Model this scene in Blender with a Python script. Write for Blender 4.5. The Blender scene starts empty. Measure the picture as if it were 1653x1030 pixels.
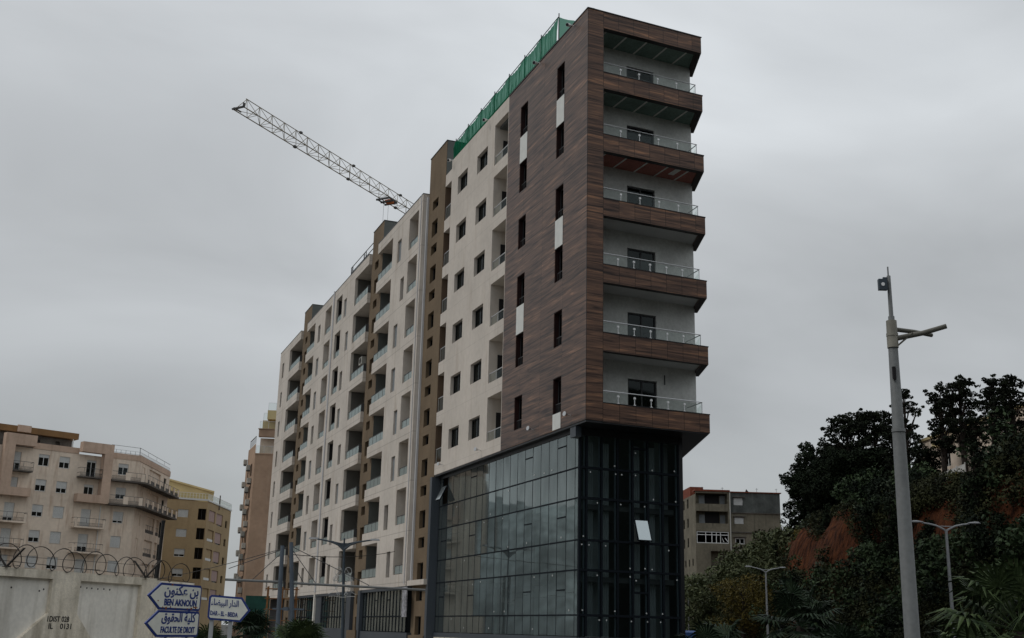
import bpy, math, random
import numpy as np
from math import sin, cos, pi, radians
from mathutils import Vector, Matrix
random.seed(7); rng = np.random.default_rng(7)
SC = bpy.context.scene; COL = SC.collection

# ------------------------------------------------------------------ camera
pit, rol = radians(15.2245), radians(1.3357)
fwd = Vector((0, cos(pit), sin(pit))); up0 = Vector((0, -sin(pit), cos(pit))); rt0 = Vector((1, 0, 0))
rt = rt0*cos(rol) + up0*sin(rol); up = -rt0*sin(rol) + up0*cos(rol)
cam = bpy.data.cameras.new('camera'); co = bpy.data.objects.new('camera', cam); COL.objects.link(co)
M = Matrix.Identity(4)
for i in range(3): M[i][0] = rt[i]; M[i][1] = up[i]; M[i][2] = -fwd[i]
M[2][3] = 1.7
co.matrix_world = M
cam.sensor_fit = 'HORIZONTAL'; cam.sensor_width = 36; cam.lens = 1849.14/1653*36
cam.clip_start = .1; cam.clip_end = 5000
SC.camera = co

# ------------------------------------------------------------------ sky, sun, exposure
SUN_EL, SUN_AZ = radians(52), radians(-62)      # azimuth measured from +Y towards +X
w = bpy.data.worlds.new('World'); SC.world = w; w.use_nodes = True
nt = w.node_tree; nt.nodes.clear(); N = nt.nodes.new; L = nt.links.new
out = N('ShaderNodeOutputWorld'); bgA = N('ShaderNodeBackground'); bgB = N('ShaderNodeBackground'); mx = N('ShaderNodeMixShader')
sky = N('ShaderNodeTexSky'); sky.sky_type = 'NISHITA'; sky.sun_disc = False; sky.sun_elevation = SUN_EL; sky.sun_rotation = SUN_AZ
sky.air_density = 1.0; sky.dust_density = 4.0
L(sky.outputs[0], bgA.inputs[0]); bgA.inputs[1].default_value = .06
tc = N('ShaderNodeTexCoord'); sep = N('ShaderNodeSeparateXYZ'); L(tc.outputs['Generated'], sep.inputs[0])
mp = N('ShaderNodeMapping'); L(tc.outputs['Generated'], mp.inputs[0]); mp.inputs['Scale'].default_value = (1, 1, 2.2); mp.inputs['Location'].default_value = (.35, 0, .2)
n1 = N('ShaderNodeTexNoise'); n1.inputs['Scale'].default_value = 2.4; n1.inputs['Detail'].default_value = 8; n1.inputs['Distortion'].default_value = .5; n1.inputs['Roughness'].default_value = .45
L(mp.outputs[0], n1.inputs[0])
mr = N('ShaderNodeMapRange'); L(n1.outputs[0], mr.inputs[0]); mr.inputs[1].default_value = .33; mr.inputs[2].default_value = .67; mr.inputs[3].default_value = .75; mr.inputs[4].default_value = 1.15
rz = N('ShaderNodeValToRGB'); L(sep.outputs[2], rz.inputs[0]); cr = rz.color_ramp
cr.elements[0].position = 0; cr.elements[0].color = (.47, .49, .50, 1)
for p_, c_ in ((.08, (.42, .445, .455, 1)), (.18, (.41, .43, .445, 1)), (.32, (.46, .48, .495, 1)), (.45, (.52, .545, .565, 1))):
    e = cr.elements.new(p_); e.color = c_
cr.elements[-1].position = 1; cr.elements[-1].color = (.74, .77, .80, 1)
# a darker bank of cloud to the west (left)
dr = N('ShaderNodeMapRange'); L(sep.outputs[0], dr.inputs[0]); dr.inputs[1].default_value = -.5; dr.inputs[2].default_value = .05; dr.inputs[3].default_value = .80; dr.inputs[4].default_value = 1.0
m1 = N('ShaderNodeMath'); m1.operation = 'MULTIPLY'; L(mr.outputs[0], m1.inputs[0]); L(dr.outputs[0], m1.inputs[1])
vm = N('ShaderNodeVectorMath'); vm.operation = 'SCALE'; L(rz.outputs[0], vm.inputs[0]); L(m1.outputs[0], vm.inputs['Scale'])
L(vm.outputs[0], bgB.inputs[0]); bgB.inputs[1].default_value = 1.0
mx.inputs[0].default_value = .92; L(bgA.outputs[0], mx.inputs[1]); L(bgB.outputs[0], mx.inputs[2]); L(mx.outputs[0], out.inputs[0])
sl = bpy.data.lights.new('sun', 'SUN'); so = bpy.data.objects.new('sun', sl); COL.objects.link(so)
sl.energy = .8; sl.angle = radians(18); sl.color = (1, .97, .93)
sd = Vector((sin(SUN_AZ)*cos(SUN_EL), cos(SUN_AZ)*cos(SUN_EL)*-.35, sin(SUN_EL)))
so.rotation_euler = sd.to_track_quat('Z', 'Y').to_euler(); so.location = (0, 0, 80)
SC.view_settings.view_transform = 'Standard'; SC.view_settings.look = 'None'; SC.view_settings.exposure = .36; SC.view_settings.gamma = 1
SC.cycles.max_bounces = 6; SC.cycles.transparent_max_bounces = 12

# ------------------------------------------------------------------ materials
def mat(name, base, rough=.85, var=.0, vscale=1.0, spec=.3, metal=0, bump=0, bscale=20, streak=0, scol=(.25, .17, .1), fine=0):
    m = bpy.data.materials.new(name); m.use_nodes = True; t = m.node_tree; b = t.nodes['Principled BSDF']
    b.inputs['Base Color'].default_value = (*base, 1); b.inputs['Roughness'].default_value = rough; b.inputs['Metallic'].default_value = metal
    b.inputs['Specular IOR Level'].default_value = spec
    tcn = t.nodes.new('ShaderNodeTexCoord'); src = None
    if var or streak or fine:
        rgb = t.nodes.new('ShaderNodeRGB'); rgb.outputs[0].default_value = (*base, 1); src = rgb.outputs[0]
    def mul(src, lo, hi, scale, mapsc=None, det=4):
        n = t.nodes.new('ShaderNodeTexNoise'); n.inputs['Scale'].default_value = scale; n.inputs['Detail'].default_value = det
        if mapsc:
            mm = t.nodes.new('ShaderNodeMapping'); mm.inputs['Scale'].default_value = mapsc; t.links.new(tcn.outputs['Object'], mm.inputs[0]); t.links.new(mm.outputs[0], n.inputs[0])
        else: t.links.new(tcn.outputs['Object'], n.inputs[0])
        r = t.nodes.new('ShaderNodeMapRange'); r.inputs[1].default_value = .35; r.inputs[2].default_value = .65; r.inputs[3].default_value = lo; r.inputs[4].default_value = hi
        t.links.new(n.outputs[0], r.inputs[0])
        v = t.nodes.new('ShaderNodeVectorMath'); v.operation = 'SCALE'; t.links.new(src, v.inputs[0]); t.links.new(r.outputs[0], v.inputs['Scale']); return v.outputs[0]
    if var: src = mul(src, 1-var, 1+var, vscale)
    if fine: src = mul(src, 1-fine, 1+fine, vscale*9)
    if streak:
        n = t.nodes.new('ShaderNodeTexNoise'); n.inputs['Scale'].default_value = 1.0; n.inputs['Detail'].default_value = 5
        mm = t.nodes.new('ShaderNodeMapping'); mm.inputs['Scale'].default_value = (2.2, 2.2, .28); t.links.new(tcn.outputs['Object'], mm.inputs[0]); t.links.new(mm.outputs[0], n.inputs[0])
        r = t.nodes.new('ShaderNodeMapRange'); r.inputs[1].default_value = .54; r.inputs[2].default_value = .72; r.inputs[3].default_value = 0; r.inputs[4].default_value = streak
        t.links.new(n.outputs[0], r.inputs[0])
        x = t.nodes.new('ShaderNodeMix'); x.data_type = 'RGBA'; x.inputs[7].default_value = (*scol, 1)
        t.links.new(r.outputs[0], x.inputs[0]); t.links.new(src, x.inputs[6]); src = x.outputs[2]
    if src: t.links.new(src, b.inputs['Base Color'])
    if bump:
        n = t.nodes.new('ShaderNodeTexNoise'); n.inputs['Scale'].default_value = bscale; n.inputs['Detail'].default_value = 4; t.links.new(tcn.outputs['Object'], n.inputs[0])
        bp = t.nodes.new('ShaderNodeBump'); bp.inputs['Strength'].default_value = bump; bp.inputs['Distance'].default_value = .03; t.links.new(n.outputs[0], bp.inputs['Height']); t.links.new(bp.outputs[0], b.inputs['Normal'])
    return m

def joints(m, period, phase, width=.02, dark=.72):
    """thin horizontal expansion joints every `period` metres of height, cut into the render coat"""
    t = m.node_tree; b = t.nodes['Principled BSDF']; tcn = t.nodes.new('ShaderNodeTexCoord'); s = t.nodes.new('ShaderNodeSeparateXYZ'); t.links.new(tcn.outputs['Object'], s.inputs[0])
    def mth(op, a, v=None):
        n = t.nodes.new('ShaderNodeMath'); n.operation = op
        if isinstance(a, (int, float)): n.inputs[0].default_value = a
        else: t.links.new(a, n.inputs[0])
        if v is not None:
            if isinstance(v, (int, float)): n.inputs[1].default_value = v
            else: t.links.new(v, n.inputs[1])
        return n.outputs[0]
    fz = mth('FRACT', mth('DIVIDE', mth('SUBTRACT', s.outputs[2], phase), period))
    ln = mth('LESS_THAN', fz, width/period*1.6)
    fac = mth('SUBTRACT', 1.0, mth('MULTIPLY', ln, 1-dark))
    lk = b.inputs['Base Color'].links
    v = t.nodes.new('ShaderNodeVectorMath'); v.operation = 'SCALE'
    if lk: t.links.new(lk[0].from_socket, v.inputs[0])
    else: v.inputs[0].default_value = b.inputs['Base Color'].default_value[:3]
    t.links.new(fac, v.inputs['Scale']); t.links.new(v.outputs[0], b.inputs['Base Color'])
    return m

def wood(name, pw, ph, phase, axis, tint=1.0, sat=1.0, spec=.32):
    """laminate wood-look cladding: panels pw x ph with dark joints, horizontal grain"""
    m = bpy.data.materials.new(name); m.use_nodes = True; t = m.node_tree; b = t.nodes['Principled BSDF']
    N = t.nodes.new; L = t.links.new
    tcn = N('ShaderNodeTexCoord'); s = N('ShaderNodeSeparateXYZ'); L(tcn.outputs['Object'], s.inputs[0])
    def mth(op, a, v=None):
        n = N('ShaderNodeMath'); n.operation = op
        for i, q in enumerate((a, v)):
            if q is None: continue
            if isinstance(q, (int, float)): n.inputs[i].default_value = q
            else: L(q, n.inputs[i])
        return n.outputs[0]
    u = s.outputs[0] if axis == 'x' else mth('MULTIPLY', s.outputs[1], -1.0)
    z = mth('SUBTRACT', s.outputs[2], phase)
    ui = mth('DIVIDE', u, pw); zi = mth('DIVIDE', z, ph)
    cu, cz = mth('FLOOR', ui), mth('FLOOR', zi)
    fu, fz = mth('FRACT', ui), mth('FRACT', zi)
    ju = mth('LESS_THAN', fu, .022/pw*1.2); jz = mth('LESS_THAN', fz, .022/ph*1.2)
    j = mth('MAXIMUM', ju, jz)
    cmb = N('ShaderNodeCombineXYZ'); L(cu, cmb.inputs[0]); L(cz, cmb.inputs[1]); wn = N('ShaderNodeTexWhiteNoise'); L(cmb.outputs[0], wn.inputs[0])
    g = N('ShaderNodeCombineXYZ'); L(mth('MULTIPLY', u, .42), g.inputs[0]); L(mth('MULTIPLY', z, 7.5), g.inputs[1]); L(mth('MULTIPLY', wn.outputs[0], .55), g.inputs[2])
    nz = N('ShaderNodeTexNoise'); nz.inputs['Scale'].default_value = 1.0; nz.inputs['Detail'].default_value = 5; nz.inputs['Roughness'].default_value = .62; nz.inputs['Distortion'].default_value = .6; L(g.outputs[0], nz.inputs[0])
    rp = N('ShaderNodeValToRGB'); L(nz.outputs[0], rp.inputs[0]); c = rp.color_ramp
    c.elements[0].position = .34; c.elements[0].color = (.020*tint, .010*tint, .007*tint, 1)
    c.elements[1].position = .68; c.elements[1].color = (.25*tint, .125*tint, .066*tint, 1)
    e = c.elements.new(.46); e.color = (.075*tint, .040*tint, .027*tint, 1)
    e = c.elements.new(.58); e.color = (.125*tint, .066*tint, .041*tint, 1)
    br = mth('MULTIPLY_ADD', wn.outputs[0], .22); br.node.inputs[2].default_value = .89
    br = mth('MULTIPLY', br, mth('SUBTRACT', 1.0, mth('MULTIPLY', j, .7)))
    v = N('ShaderNodeVectorMath'); v.operation = 'SCALE'; L(rp.outputs[0], v.inputs[0]); L(br, v.inputs['Scale']); L(v.outputs[0], b.inputs['Base Color'])
    b.inputs['Roughness'].default_value = .45; b.inputs['Specular IOR Level'].default_value = spec
    for e in c.elements: r_, g_, b_, _ = e.color; a_ = (r_+g_+b_)/3; e.color = (a_+(r_-a_)*sat, a_+(g_-a_)*sat, a_+(b_-a_)*sat, 1)
    return m

def glass(name, tint=(.30, .36, .36), rough=.02, ior=1.52, base=None, alpha=None, gain=1., dirt=0):
    """coated pane: Fresnel mirror over a tinted, partly transparent body"""
    m = bpy.data.materials.new(name); m.use_nodes = True; t = m.node_tree; t.nodes.clear(); N = t.nodes.new; L = t.links.new
    o = N('ShaderNodeOutputMaterial'); tr = N('ShaderNodeBsdfTransparent'); tr.inputs[0].default_value = (*tint, 1)
    g = N('ShaderNodeBsdfGlossy'); g.inputs['Roughness'].default_value = rough; g.inputs[0].default_value = (.80, .90, .90, 1)
    # Schlick reflectance on |N.I| so that it is the same from either side of a thin sheet
    f0 = ((ior-1)/(ior+1))**2 if ior < 2 else ior-2
    ge = N('ShaderNodeNewGeometry'); dt = N('ShaderNodeVectorMath'); dt.operation = 'DOT_PRODUCT'; L(ge.outputs['Normal'], dt.inputs[0]); L(ge.outputs['Incoming'], dt.inputs[1])
    def mth(op, a, v=None):
        n = N('ShaderNodeMath'); n.operation = op
        for i, q in enumerate((a, v)):
            if q is None: continue
            if isinstance(q, (int, float)): n.inputs[i].default_value = q
            else: L(q, n.inputs[i])
        return n
    fr = mth('ADD', mth('MULTIPLY', mth('POWER', mth('SUBTRACT', 1.0, mth('ABSOLUTE', dt.outputs['Value']).outputs[0]).outputs[0], 5.0).outputs[0], gain*(1-f0)).outputs[0], f0)
    if dirt:
        tcn = N('ShaderNodeTexCoord'); mp_ = N('ShaderNodeMapping'); mp_.inputs['Scale'].default_value = (.9, .9, .35); L(tcn.outputs['Object'], mp_.inputs[0]); nn = N('ShaderNodeTexNoise'); nn.inputs['Scale'].default_value = 1.0; nn.inputs['Detail'].default_value = 6; L(mp_.outputs[0], nn.inputs[0])
        rr = N('ShaderNodeMapRange'); rr.inputs[1].default_value = .3; rr.inputs[2].default_value = .7; rr.inputs[3].default_value = 1-dirt; rr.inputs[4].default_value = 1+dirt; L(nn.outputs[0], rr.inputs[0]); fr = mth('MULTIPLY', fr.outputs[0], rr.outputs[0])
    body = tr.outputs[0]
    if base:
        d = N('ShaderNodeBsdfDiffuse'); d.inputs[0].default_value = (*base, 1); x = N('ShaderNodeMixShader'); x.inputs[0].default_value = alpha; L(tr.outputs[0], x.inputs[1]); L(d.outputs[0], x.inputs[2]); body = x.outputs[0]
    mx = N('ShaderNodeMixShader'); L(fr.outputs[0], mx.inputs[0]); L(body, mx.inputs[1]); L(g.outputs[0], mx.inputs[2]); L(mx.outputs[0], o.inputs[0])
    return m

def leafmat(name, c1, c2, scale=.9, rough=.6):
    m = bpy.data.materials.new(name); m.use_nodes = True; t = m.node_tree; b = t.nodes['Principled BSDF']
    tcn = t.nodes.new('ShaderNodeTexCoord'); n = t.nodes.new('ShaderNodeTexNoise'); n.inputs['Scale'].default_value = scale; n.inputs['Detail'].default_value = 6; n.inputs['Roughness'].default_value = .7
    t.links.new(tcn.outputs['Object'], n.inputs[0]); r = t.nodes.new('ShaderNodeValToRGB'); t.links.new(n.outputs[0], r.inputs[0])
    r.color_ramp.elements[0].position = .38; r.color_ramp.elements[0].color = (*c1, 1); r.color_ramp.elements[1].position = .64; r.color_ramp.elements[1].color = (*c2, 1)
    t.links.new(r.outputs[0], b.inputs['Base Color']); b.inputs['Roughness'].default_value = rough; b.inputs['Specular IOR Level'].default_value = .12
    return m

MT = {}
MT['cream'] = joints(mat('cream_render', (.55, .50, .445), .9, .08, .35, bump=.15, bscale=40, streak=.42, scol=(.33, .26, .19), fine=.04), 3.06, 4.38, .03)
MT['cream_front'] = joints(mat('cream_render_front', (.55, .50, .445), .9, .07, .35, bump=.15, bscale=40, streak=.28, scol=(.35, .27, .2), fine=.04), 3.12, 10.75, .02, .86)
MT['taupe'] = joints(mat('brown_render', (.155, .112, .070), .9, .12, .5, bump=.2, bscale=30, streak=.35, scol=(.09, .06, .035), fine=.05), 3.1, 10.2, .02, .85)
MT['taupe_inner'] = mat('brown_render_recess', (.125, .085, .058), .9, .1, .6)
MT['greyroof'] = mat('grey_tower_flank', (.10, .11, .105), .85, .15, .5)
MT['pilaster'] = mat('pale_joint_cover', (.52, .52, .53), .5, .06, .8, spec=.5)
MT['wood_long'] = wood('wood_cladding_side', 2.55, .78, 10.45, 'x', 1.05, .86, .42)
MT['wood_front'] = wood('wood_cladding_front', .815, .78, 10.45, 'y', 1.25)
MT['wood_band'] = wood('wood_cladding_band', .815, 3.125, 10.40, 'y', 1.3)
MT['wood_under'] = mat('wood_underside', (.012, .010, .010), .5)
MT['black'] = mat('black_fascia', (.010, .011, .013), .45, spec=.4)
MT['mull'] = mat('dark_aluminium', (.009, .012, .016), .8, spec=.08)
MT['frame'] = mat('anthracite_cladding', (.045, .055, .068), .45, .1, .4, spec=.5)
MT['plaster'] = mat('white_balcony_wall', (.54, .55, .53), .9, .10, .9, bump=.3, bscale=14, fine=.07)
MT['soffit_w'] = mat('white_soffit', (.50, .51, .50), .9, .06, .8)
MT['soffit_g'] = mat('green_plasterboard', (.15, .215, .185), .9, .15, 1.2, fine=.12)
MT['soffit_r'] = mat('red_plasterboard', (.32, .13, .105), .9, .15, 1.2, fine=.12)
MT['tape'] = mat('joint_tape', (.60, .60, .56), .9, .12, 6)
MT['whitepanel'] = mat('white_panel', (.62, .63, .60), .6, .04, 3)
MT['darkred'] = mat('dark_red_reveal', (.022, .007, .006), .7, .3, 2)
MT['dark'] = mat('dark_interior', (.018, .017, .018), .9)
MT['inner'] = mat('bare_interior', (.11, .105, .095), .9, .15, .4)
MT['column'] = mat('pale_column', (.36, .36, .33), .85, .1, .6)
MT['steel'] = mat('brushed_steel', (.55, .56, .57), .35, metal=.7, spec=.5)
MT['steelw'] = mat('bright_fitting', (.8, .8, .8), .3, spec=.6)
MT['rail_dark'] = mat('painted_rail', (.05, .052, .055), .5)
MT['curtain'] = glass('curtain_glass', (.30, .38, .39), .03, 2.19, (.17, .20, .20), .25, dirt=.25)
MT['curtain_dark'] = glass('curtain_glass_dark', (.52, .60, .64), .02, 2.055, (.05, .065, .075), .05, dirt=.3)
MT['strip'] = mat('blue_grey_strip', (.10, .115, .12), .6)
MT['pane'] = glass('window_glass', (.12, .14, .14), .03, 1.4, gain=.5)
MT['clear'] = glass('balustrade_glass', (.93, .95, .94), .03, 1.3, gain=.12)
MT['frost'] = glass('frosted_glass', (.66, .72, .72), .15, 1.45, (.36, .41, .40), .62, gain=.55)
MT['blind'] = mat('grey_blind', (.20, .215, .225), .6, .12, 2)
MT['winframe'] = mat('window_frame_dark', (.03, .03, .032), .5)
MT['winwhite'] = mat('window_frame_white', (.62, .63, .62), .5)
MT['shutter'] = mat('roller_shutter', (.50, .51, .50), .6, .06, 1.5)
MT['sticker'] = mat('white_sticker', (.55, .56, .55), .5)
def netmat():
    m = bpy.data.materials.new('green_debris_net'); m.use_nodes = True; t = m.node_tree; t.nodes.clear(); N = t.nodes.new; L = t.links.new
    o = N('ShaderNodeOutputMaterial'); a = N('ShaderNodeBsdfTransparent'); a.inputs[0].default_value = (.35, .62, .50, 1); d = N('ShaderNodeBsdfDiffuse'); d.inputs[0].default_value = (.006, .095, .048, 1)
    x = N('ShaderNodeMixShader'); lw = N('ShaderNodeLayerWeight'); lw.inputs[0].default_value = .35; r = N('ShaderNodeMapRange'); L(lw.outputs['Facing'], r.inputs[0]); r.inputs[3].default_value = .62; r.inputs[4].default_value = .97
    L(r.outputs[0], x.inputs[0]); L(a.outputs[0], x.inputs[1]); L(d.outputs[0], x.inputs[2]); L(x.outputs[0], o.inputs[0]); return m
MT['net'] = netmat()
MT['concrete'] = mat('weathered_concrete', (.72, .655, .54), .9, .14, 1.2, bump=.4, bscale=25, streak=.6, scol=(.26, .22, .15), fine=.08)
MT['concrete_in'] = mat('pale_concrete_panel', (.80, .765, .69), .9, .08, 1.0, streak=.5, scol=(.33, .30, .24), fine=.05)
MT['marble'] = mat('speckled_marble', (.27, .27, .29), .5, .5, 5, fine=.3)
MT['moss'] = mat('mossy_edge', (.16, .145, .085), .95, .3, 3, fine=.2)
MT['wire'] = mat('rusty_wire', (.025, .022, .02), .7)
MT['paintblk'] = mat('black_paint', (.012, .012, .013), .7)
MT['signwhite'] = mat('sign_white', (.80, .80, .72), .45, .05, 6, streak=.15, scol=(.4, .32, .2))
MT['signblue'] = mat('sign_blue', (.010, .035, .20), .4, spec=.5)
MT['rust'] = mat('rust', (.26, .085, .02), .9, .3, 20)
MT['galv'] = mat('galvanised_steel', (.13, .135, .135), .6, .12, 3, spec=.3)
MT['postwhite'] = mat('pale_sign_post', (.42, .43, .43), .5, .1, 3)
MT['polepaint'] = mat('grey_painted_pole', (.082, .088, .088), .55, .10, 1.5, spec=.4, streak=.25, scol=(.12, .12, .11), fine=.10)
MT['polearm'] = mat('arm_metal', (.12, .115, .095), .6, .2, 4)
MT['lampgrey'] = mat('lamp_grey', (.26, .27, .28), .5, .08, 3, spec=.4)
MT['lampdark'] = mat('lamp_post_dark', (.045, .06, .075), .5, .1, 2)
MT['bracing'] = mat('pylon_blue_grey', (.085, .105, .13), .5, .1, 2)
MT['pale'] = mat('pale_render', (.66, .56, .46), .92, .10, .28, bump=.2, bscale=10, streak=.5, scol=(.33, .20, .12), fine=.05)
MT['salmon'] = mat('salmon_render', (.50, .37, .285), .92, .10, .3, streak=.3, scol=(.25, .15, .1), fine=.05)
MT['rooftile'] = mat('tan_fascia', (.22, .125, .055), .9, .15, .5, streak=.4, scol=(.12, .08, .05))
MT['darkwall'] = mat('dark_render', (.10, .09, .08), .95, .3, .5, fine=.15)  # dark mottled tone for slabs, penthouse walls and trim
MT['ochre'] = mat('ochre_render', (.36, .265, .15), .92, .08, .3, streak=.25, scol=(.2, .13, .07), fine=.04)
MT['yellow'] = mat('yellow_render', (.50, .41, .22), .92, .08, .4)
MT['pinkblind'] = mat('pink_blind', (.36, .25, .225), .7, .08, 2)
MT['pinkwall'] = mat('terracotta_render', (.36, .245, .17), .95, .14, .25, streak=.45, scol=(.40, .30, .22), fine=.06)
MT['oldwall'] = mat('old_render', (.155, .140, .105), .95, .18, .35, streak=.6, scol=(.05, .045, .035), fine=.1)
MT['oldgrey'] = mat('old_grey_render', (.075, .082, .078), .95, .28, .5, streak=.55, scol=(.15, .155, .145), fine=.1)
MT['brickred'] = mat('red_brick_wall', (.17, .045, .025), .9, .2, 3)
MT['acbox'] = mat('air_conditioner', (.42, .41, .37), .6, .1, 2)
MT['craney'] = mat('crane_paint', (.17, .14, .085), .6, .15, 1)
MT['craned'] = mat('crane_dark', (.045, .045, .045), .6)
MT['craneo'] = mat('crane_orange', (.42, .12, .03), .6)
MT['bark'] = mat('bark', (.028, .022, .018), .95, .3, 5, bump=.6, bscale=12)
MT['pine'] = leafmat('pine_needles', (.004, .006, .004), (.014, .020, .010), 1.2, .9)
MT['broad'] = leafmat('dark_leaves', (.004, .007, .004), (.014, .023, .010), 1.3, .85)
MT['olive'] = leafmat('olive_leaves', (.030, .028, .008), (.13, .10, .02), 1.2)
MT['shrub'] = leafmat('shrub_leaves', (.004, .007, .004), (.040, .044, .017), .55, .8)
MT['bush_green'] = leafmat('bush_green', (.010, .020, .010), (.045, .070, .030), .8, .7)
MT['bush_dark'] = leafmat('bush_dark', (.003, .006, .004), (.012, .020, .010), 1.2, .8)
MT['bush_grey'] = leafmat('bush_grey', (.02, .03, .02), (.085, .105, .07), 1.0, .7)
MT['reed'] = leafmat('reed_leaves', (.03, .042, .018), (.085, .095, .045), 1.2)
MT['palm'] = leafmat('palm_leaf', (.010, .020, .008), (.062, .090, .034), 2.2, .55)
MT['palmdark'] = leafmat('palm_leaf_dark', (.006, .014, .008), (.022, .038, .018), 2.2, .5)
MT['hoard'] = mat('green_hoarding', (.018, .075, .06), .8, .2, 1.5)
MT['scaff'] = mat('scaffold_orange', (.20, .09, .03), .7)
MT['asphalt'] = mat('asphalt', (.05, .05, .05), .95, .2, 3)
MT['pave'] = mat('paving', (.22, .21, .19), .9, .12, 2)
MT['farhill'] = mat('wooded_far_hill', (.26, .29, .29), .95, .4, .035, fine=.35)
MT['soil'] = mat('dry_ground', (.060, .058, .052), .95, .3, .2)
MT['white_line'] = mat('road_paint', (.7, .7, .68), .7, .15, 5)
MT['tilewhite'] = mat('white_metal_fence', (.5, .5, .48), .6)
MT['vanblue'] = mat('van_paint', (.04, .10, .28), .35, spec=.5)
MT['tyre'] = mat('tyre_rubber', (.02, .02, .02), .9)

# ------------------------------------------------------------------ geometry helpers
class Fr:
    """upright reference plane: s along the wall, o outwards, z up"""
    def __init__(s, O, d, n): s.O, s.d, s.n = Vector(O[:2]), Vector(d[:2]), Vector(n[:2])
    def p(s, a, o, z): q = s.O + s.d*a + s.n*o; return (q.x, q.y, z)

class MB:
    def __init__(s): s.v, s.f, s.mi, s.cur = [], [], [], 0
    def poly(s, pts):
        k = len(s.v); s.v += [tuple(p) for p in pts]; s.f.append(tuple(range(k, k+len(pts)))); s.mi.append(s.cur)
    def hexa(s, P):
        k = len(s.v); s.v += [tuple(p) for p in P]
        for f in ((0, 1, 2, 3), (7, 6, 5, 4), (0, 4, 5, 1), (1, 5, 6, 2), (2, 6, 7, 3), (3, 7, 4, 0)): s.f.append(tuple(k+i for i in f)); s.mi.append(s.cur)
        return s
    def box(s, fr, a0, a1, o0, o1, z0, z1):
        return s.hexa([fr.p(a0, o0, z0), fr.p(a1, o0, z0), fr.p(a1, o1, z0), fr.p(a0, o1, z0), fr.p(a0, o0, z1), fr.p(a1, o0, z1), fr.p(a1, o1, z1), fr.p(a0, o1, z1)])
    def prism(s, poly, z0, z1):
        n = len(poly); k = len(s.v)
        s.v += [(x, y, z0) for x, y in poly] + [(x, y, z1) for x, y in poly]
        s.f.append(tuple(range(k, k+n))); s.f.append(tuple(range(k+2*n-1, k+n-1, -1))); s.mi += [s.cur]*2
        for i in range(n): j = (i+1) % n; s.f.append((k+i, k+j, k+n+j, k+n+i)); s.mi.append(s.cur)
        return s
    def tube(s, pts, r, n=8, cap=True):
        pts = [Vector(p) for p in pts]; rs = r if isinstance(r, (list, tuple)) else [r]*len(pts)
        k = len(s.v); ref = None
        for i, p in enumerate(pts):
            d = (pts[min(i+1, len(pts)-1)] - pts[max(i-1, 0)]).normalized()
            if ref is None or abs(ref.dot(d)) > .98: ref = Vector((0, 0, 1)) if abs(d.z) < .9 else Vector((1, 0, 0))
            a = d.cross(ref).normalized(); b = a.cross(d).normalized(); ref = b
            for j in range(n): q = p + (a*cos(2*pi*j/n) + b*sin(2*pi*j/n))*rs[i]; s.v.append(tuple(q))
        for i in range(len(pts)-1):
            for j in range(n): s.f.append((k+i*n+j, k+i*n+(j+1) % n, k+(i+1)*n+(j+1) % n, k+(i+1)*n+j)); s.mi.append(s.cur)
        if cap:
            s.f.append(tuple(range(k, k+n))); s.f.append(tuple(range(k+(len(pts)-1)*n, k+len(pts)*n))); s.mi += [s.cur]*2
        return s
    def build(s, name, m, parent=None, smooth=False, label=None):
        me = bpy.data.meshes.new(name); me.from_pydata(s.v, [], s.f)
        for x in (m if isinstance(m, (list, tuple)) else [m]): me.materials.append(MT[x] if isinstance(x, str) else x)
        me.polygons.foreach_set('material_index', s.mi)
        if smooth: me.polygons.foreach_set('use_smooth', [True]*len(s.f))
        me.update(); o = bpy.data.objects.new(name, me); COL.objects.link(o)
        if parent: o.parent = parent
        if label: o['label'] = label
        return o

def tag(o, label=None, cat=None, group=None, kind=None):
    for k, v in (('label', label), ('category', cat), ('group', group), ('kind', kind)):
        if v: o[k] = v
    return o
def empty(name, loc, rz, label, cat, group=None):
    o = bpy.data.objects.new(name, None); COL.objects.link(o); o.location = loc; o.rotation_euler = (0, 0, rz); o.empty_display_size = .5
    return tag(o, label, cat, group)
def copy_tree(root, loc=None, rz=None, label=None):
    r = root.copy(); COL.objects.link(r)
    if loc: r.location = loc
    if rz is not None: r.rotation_euler = (0, 0, rz)
    if label: r['label'] = label
    for ch in list(root.children):
        c = ch.copy(); COL.objects.link(c); c.parent = r
        for g in ch.children: q = g.copy(); COL.objects.link(q); q.parent = c
    return r

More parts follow.
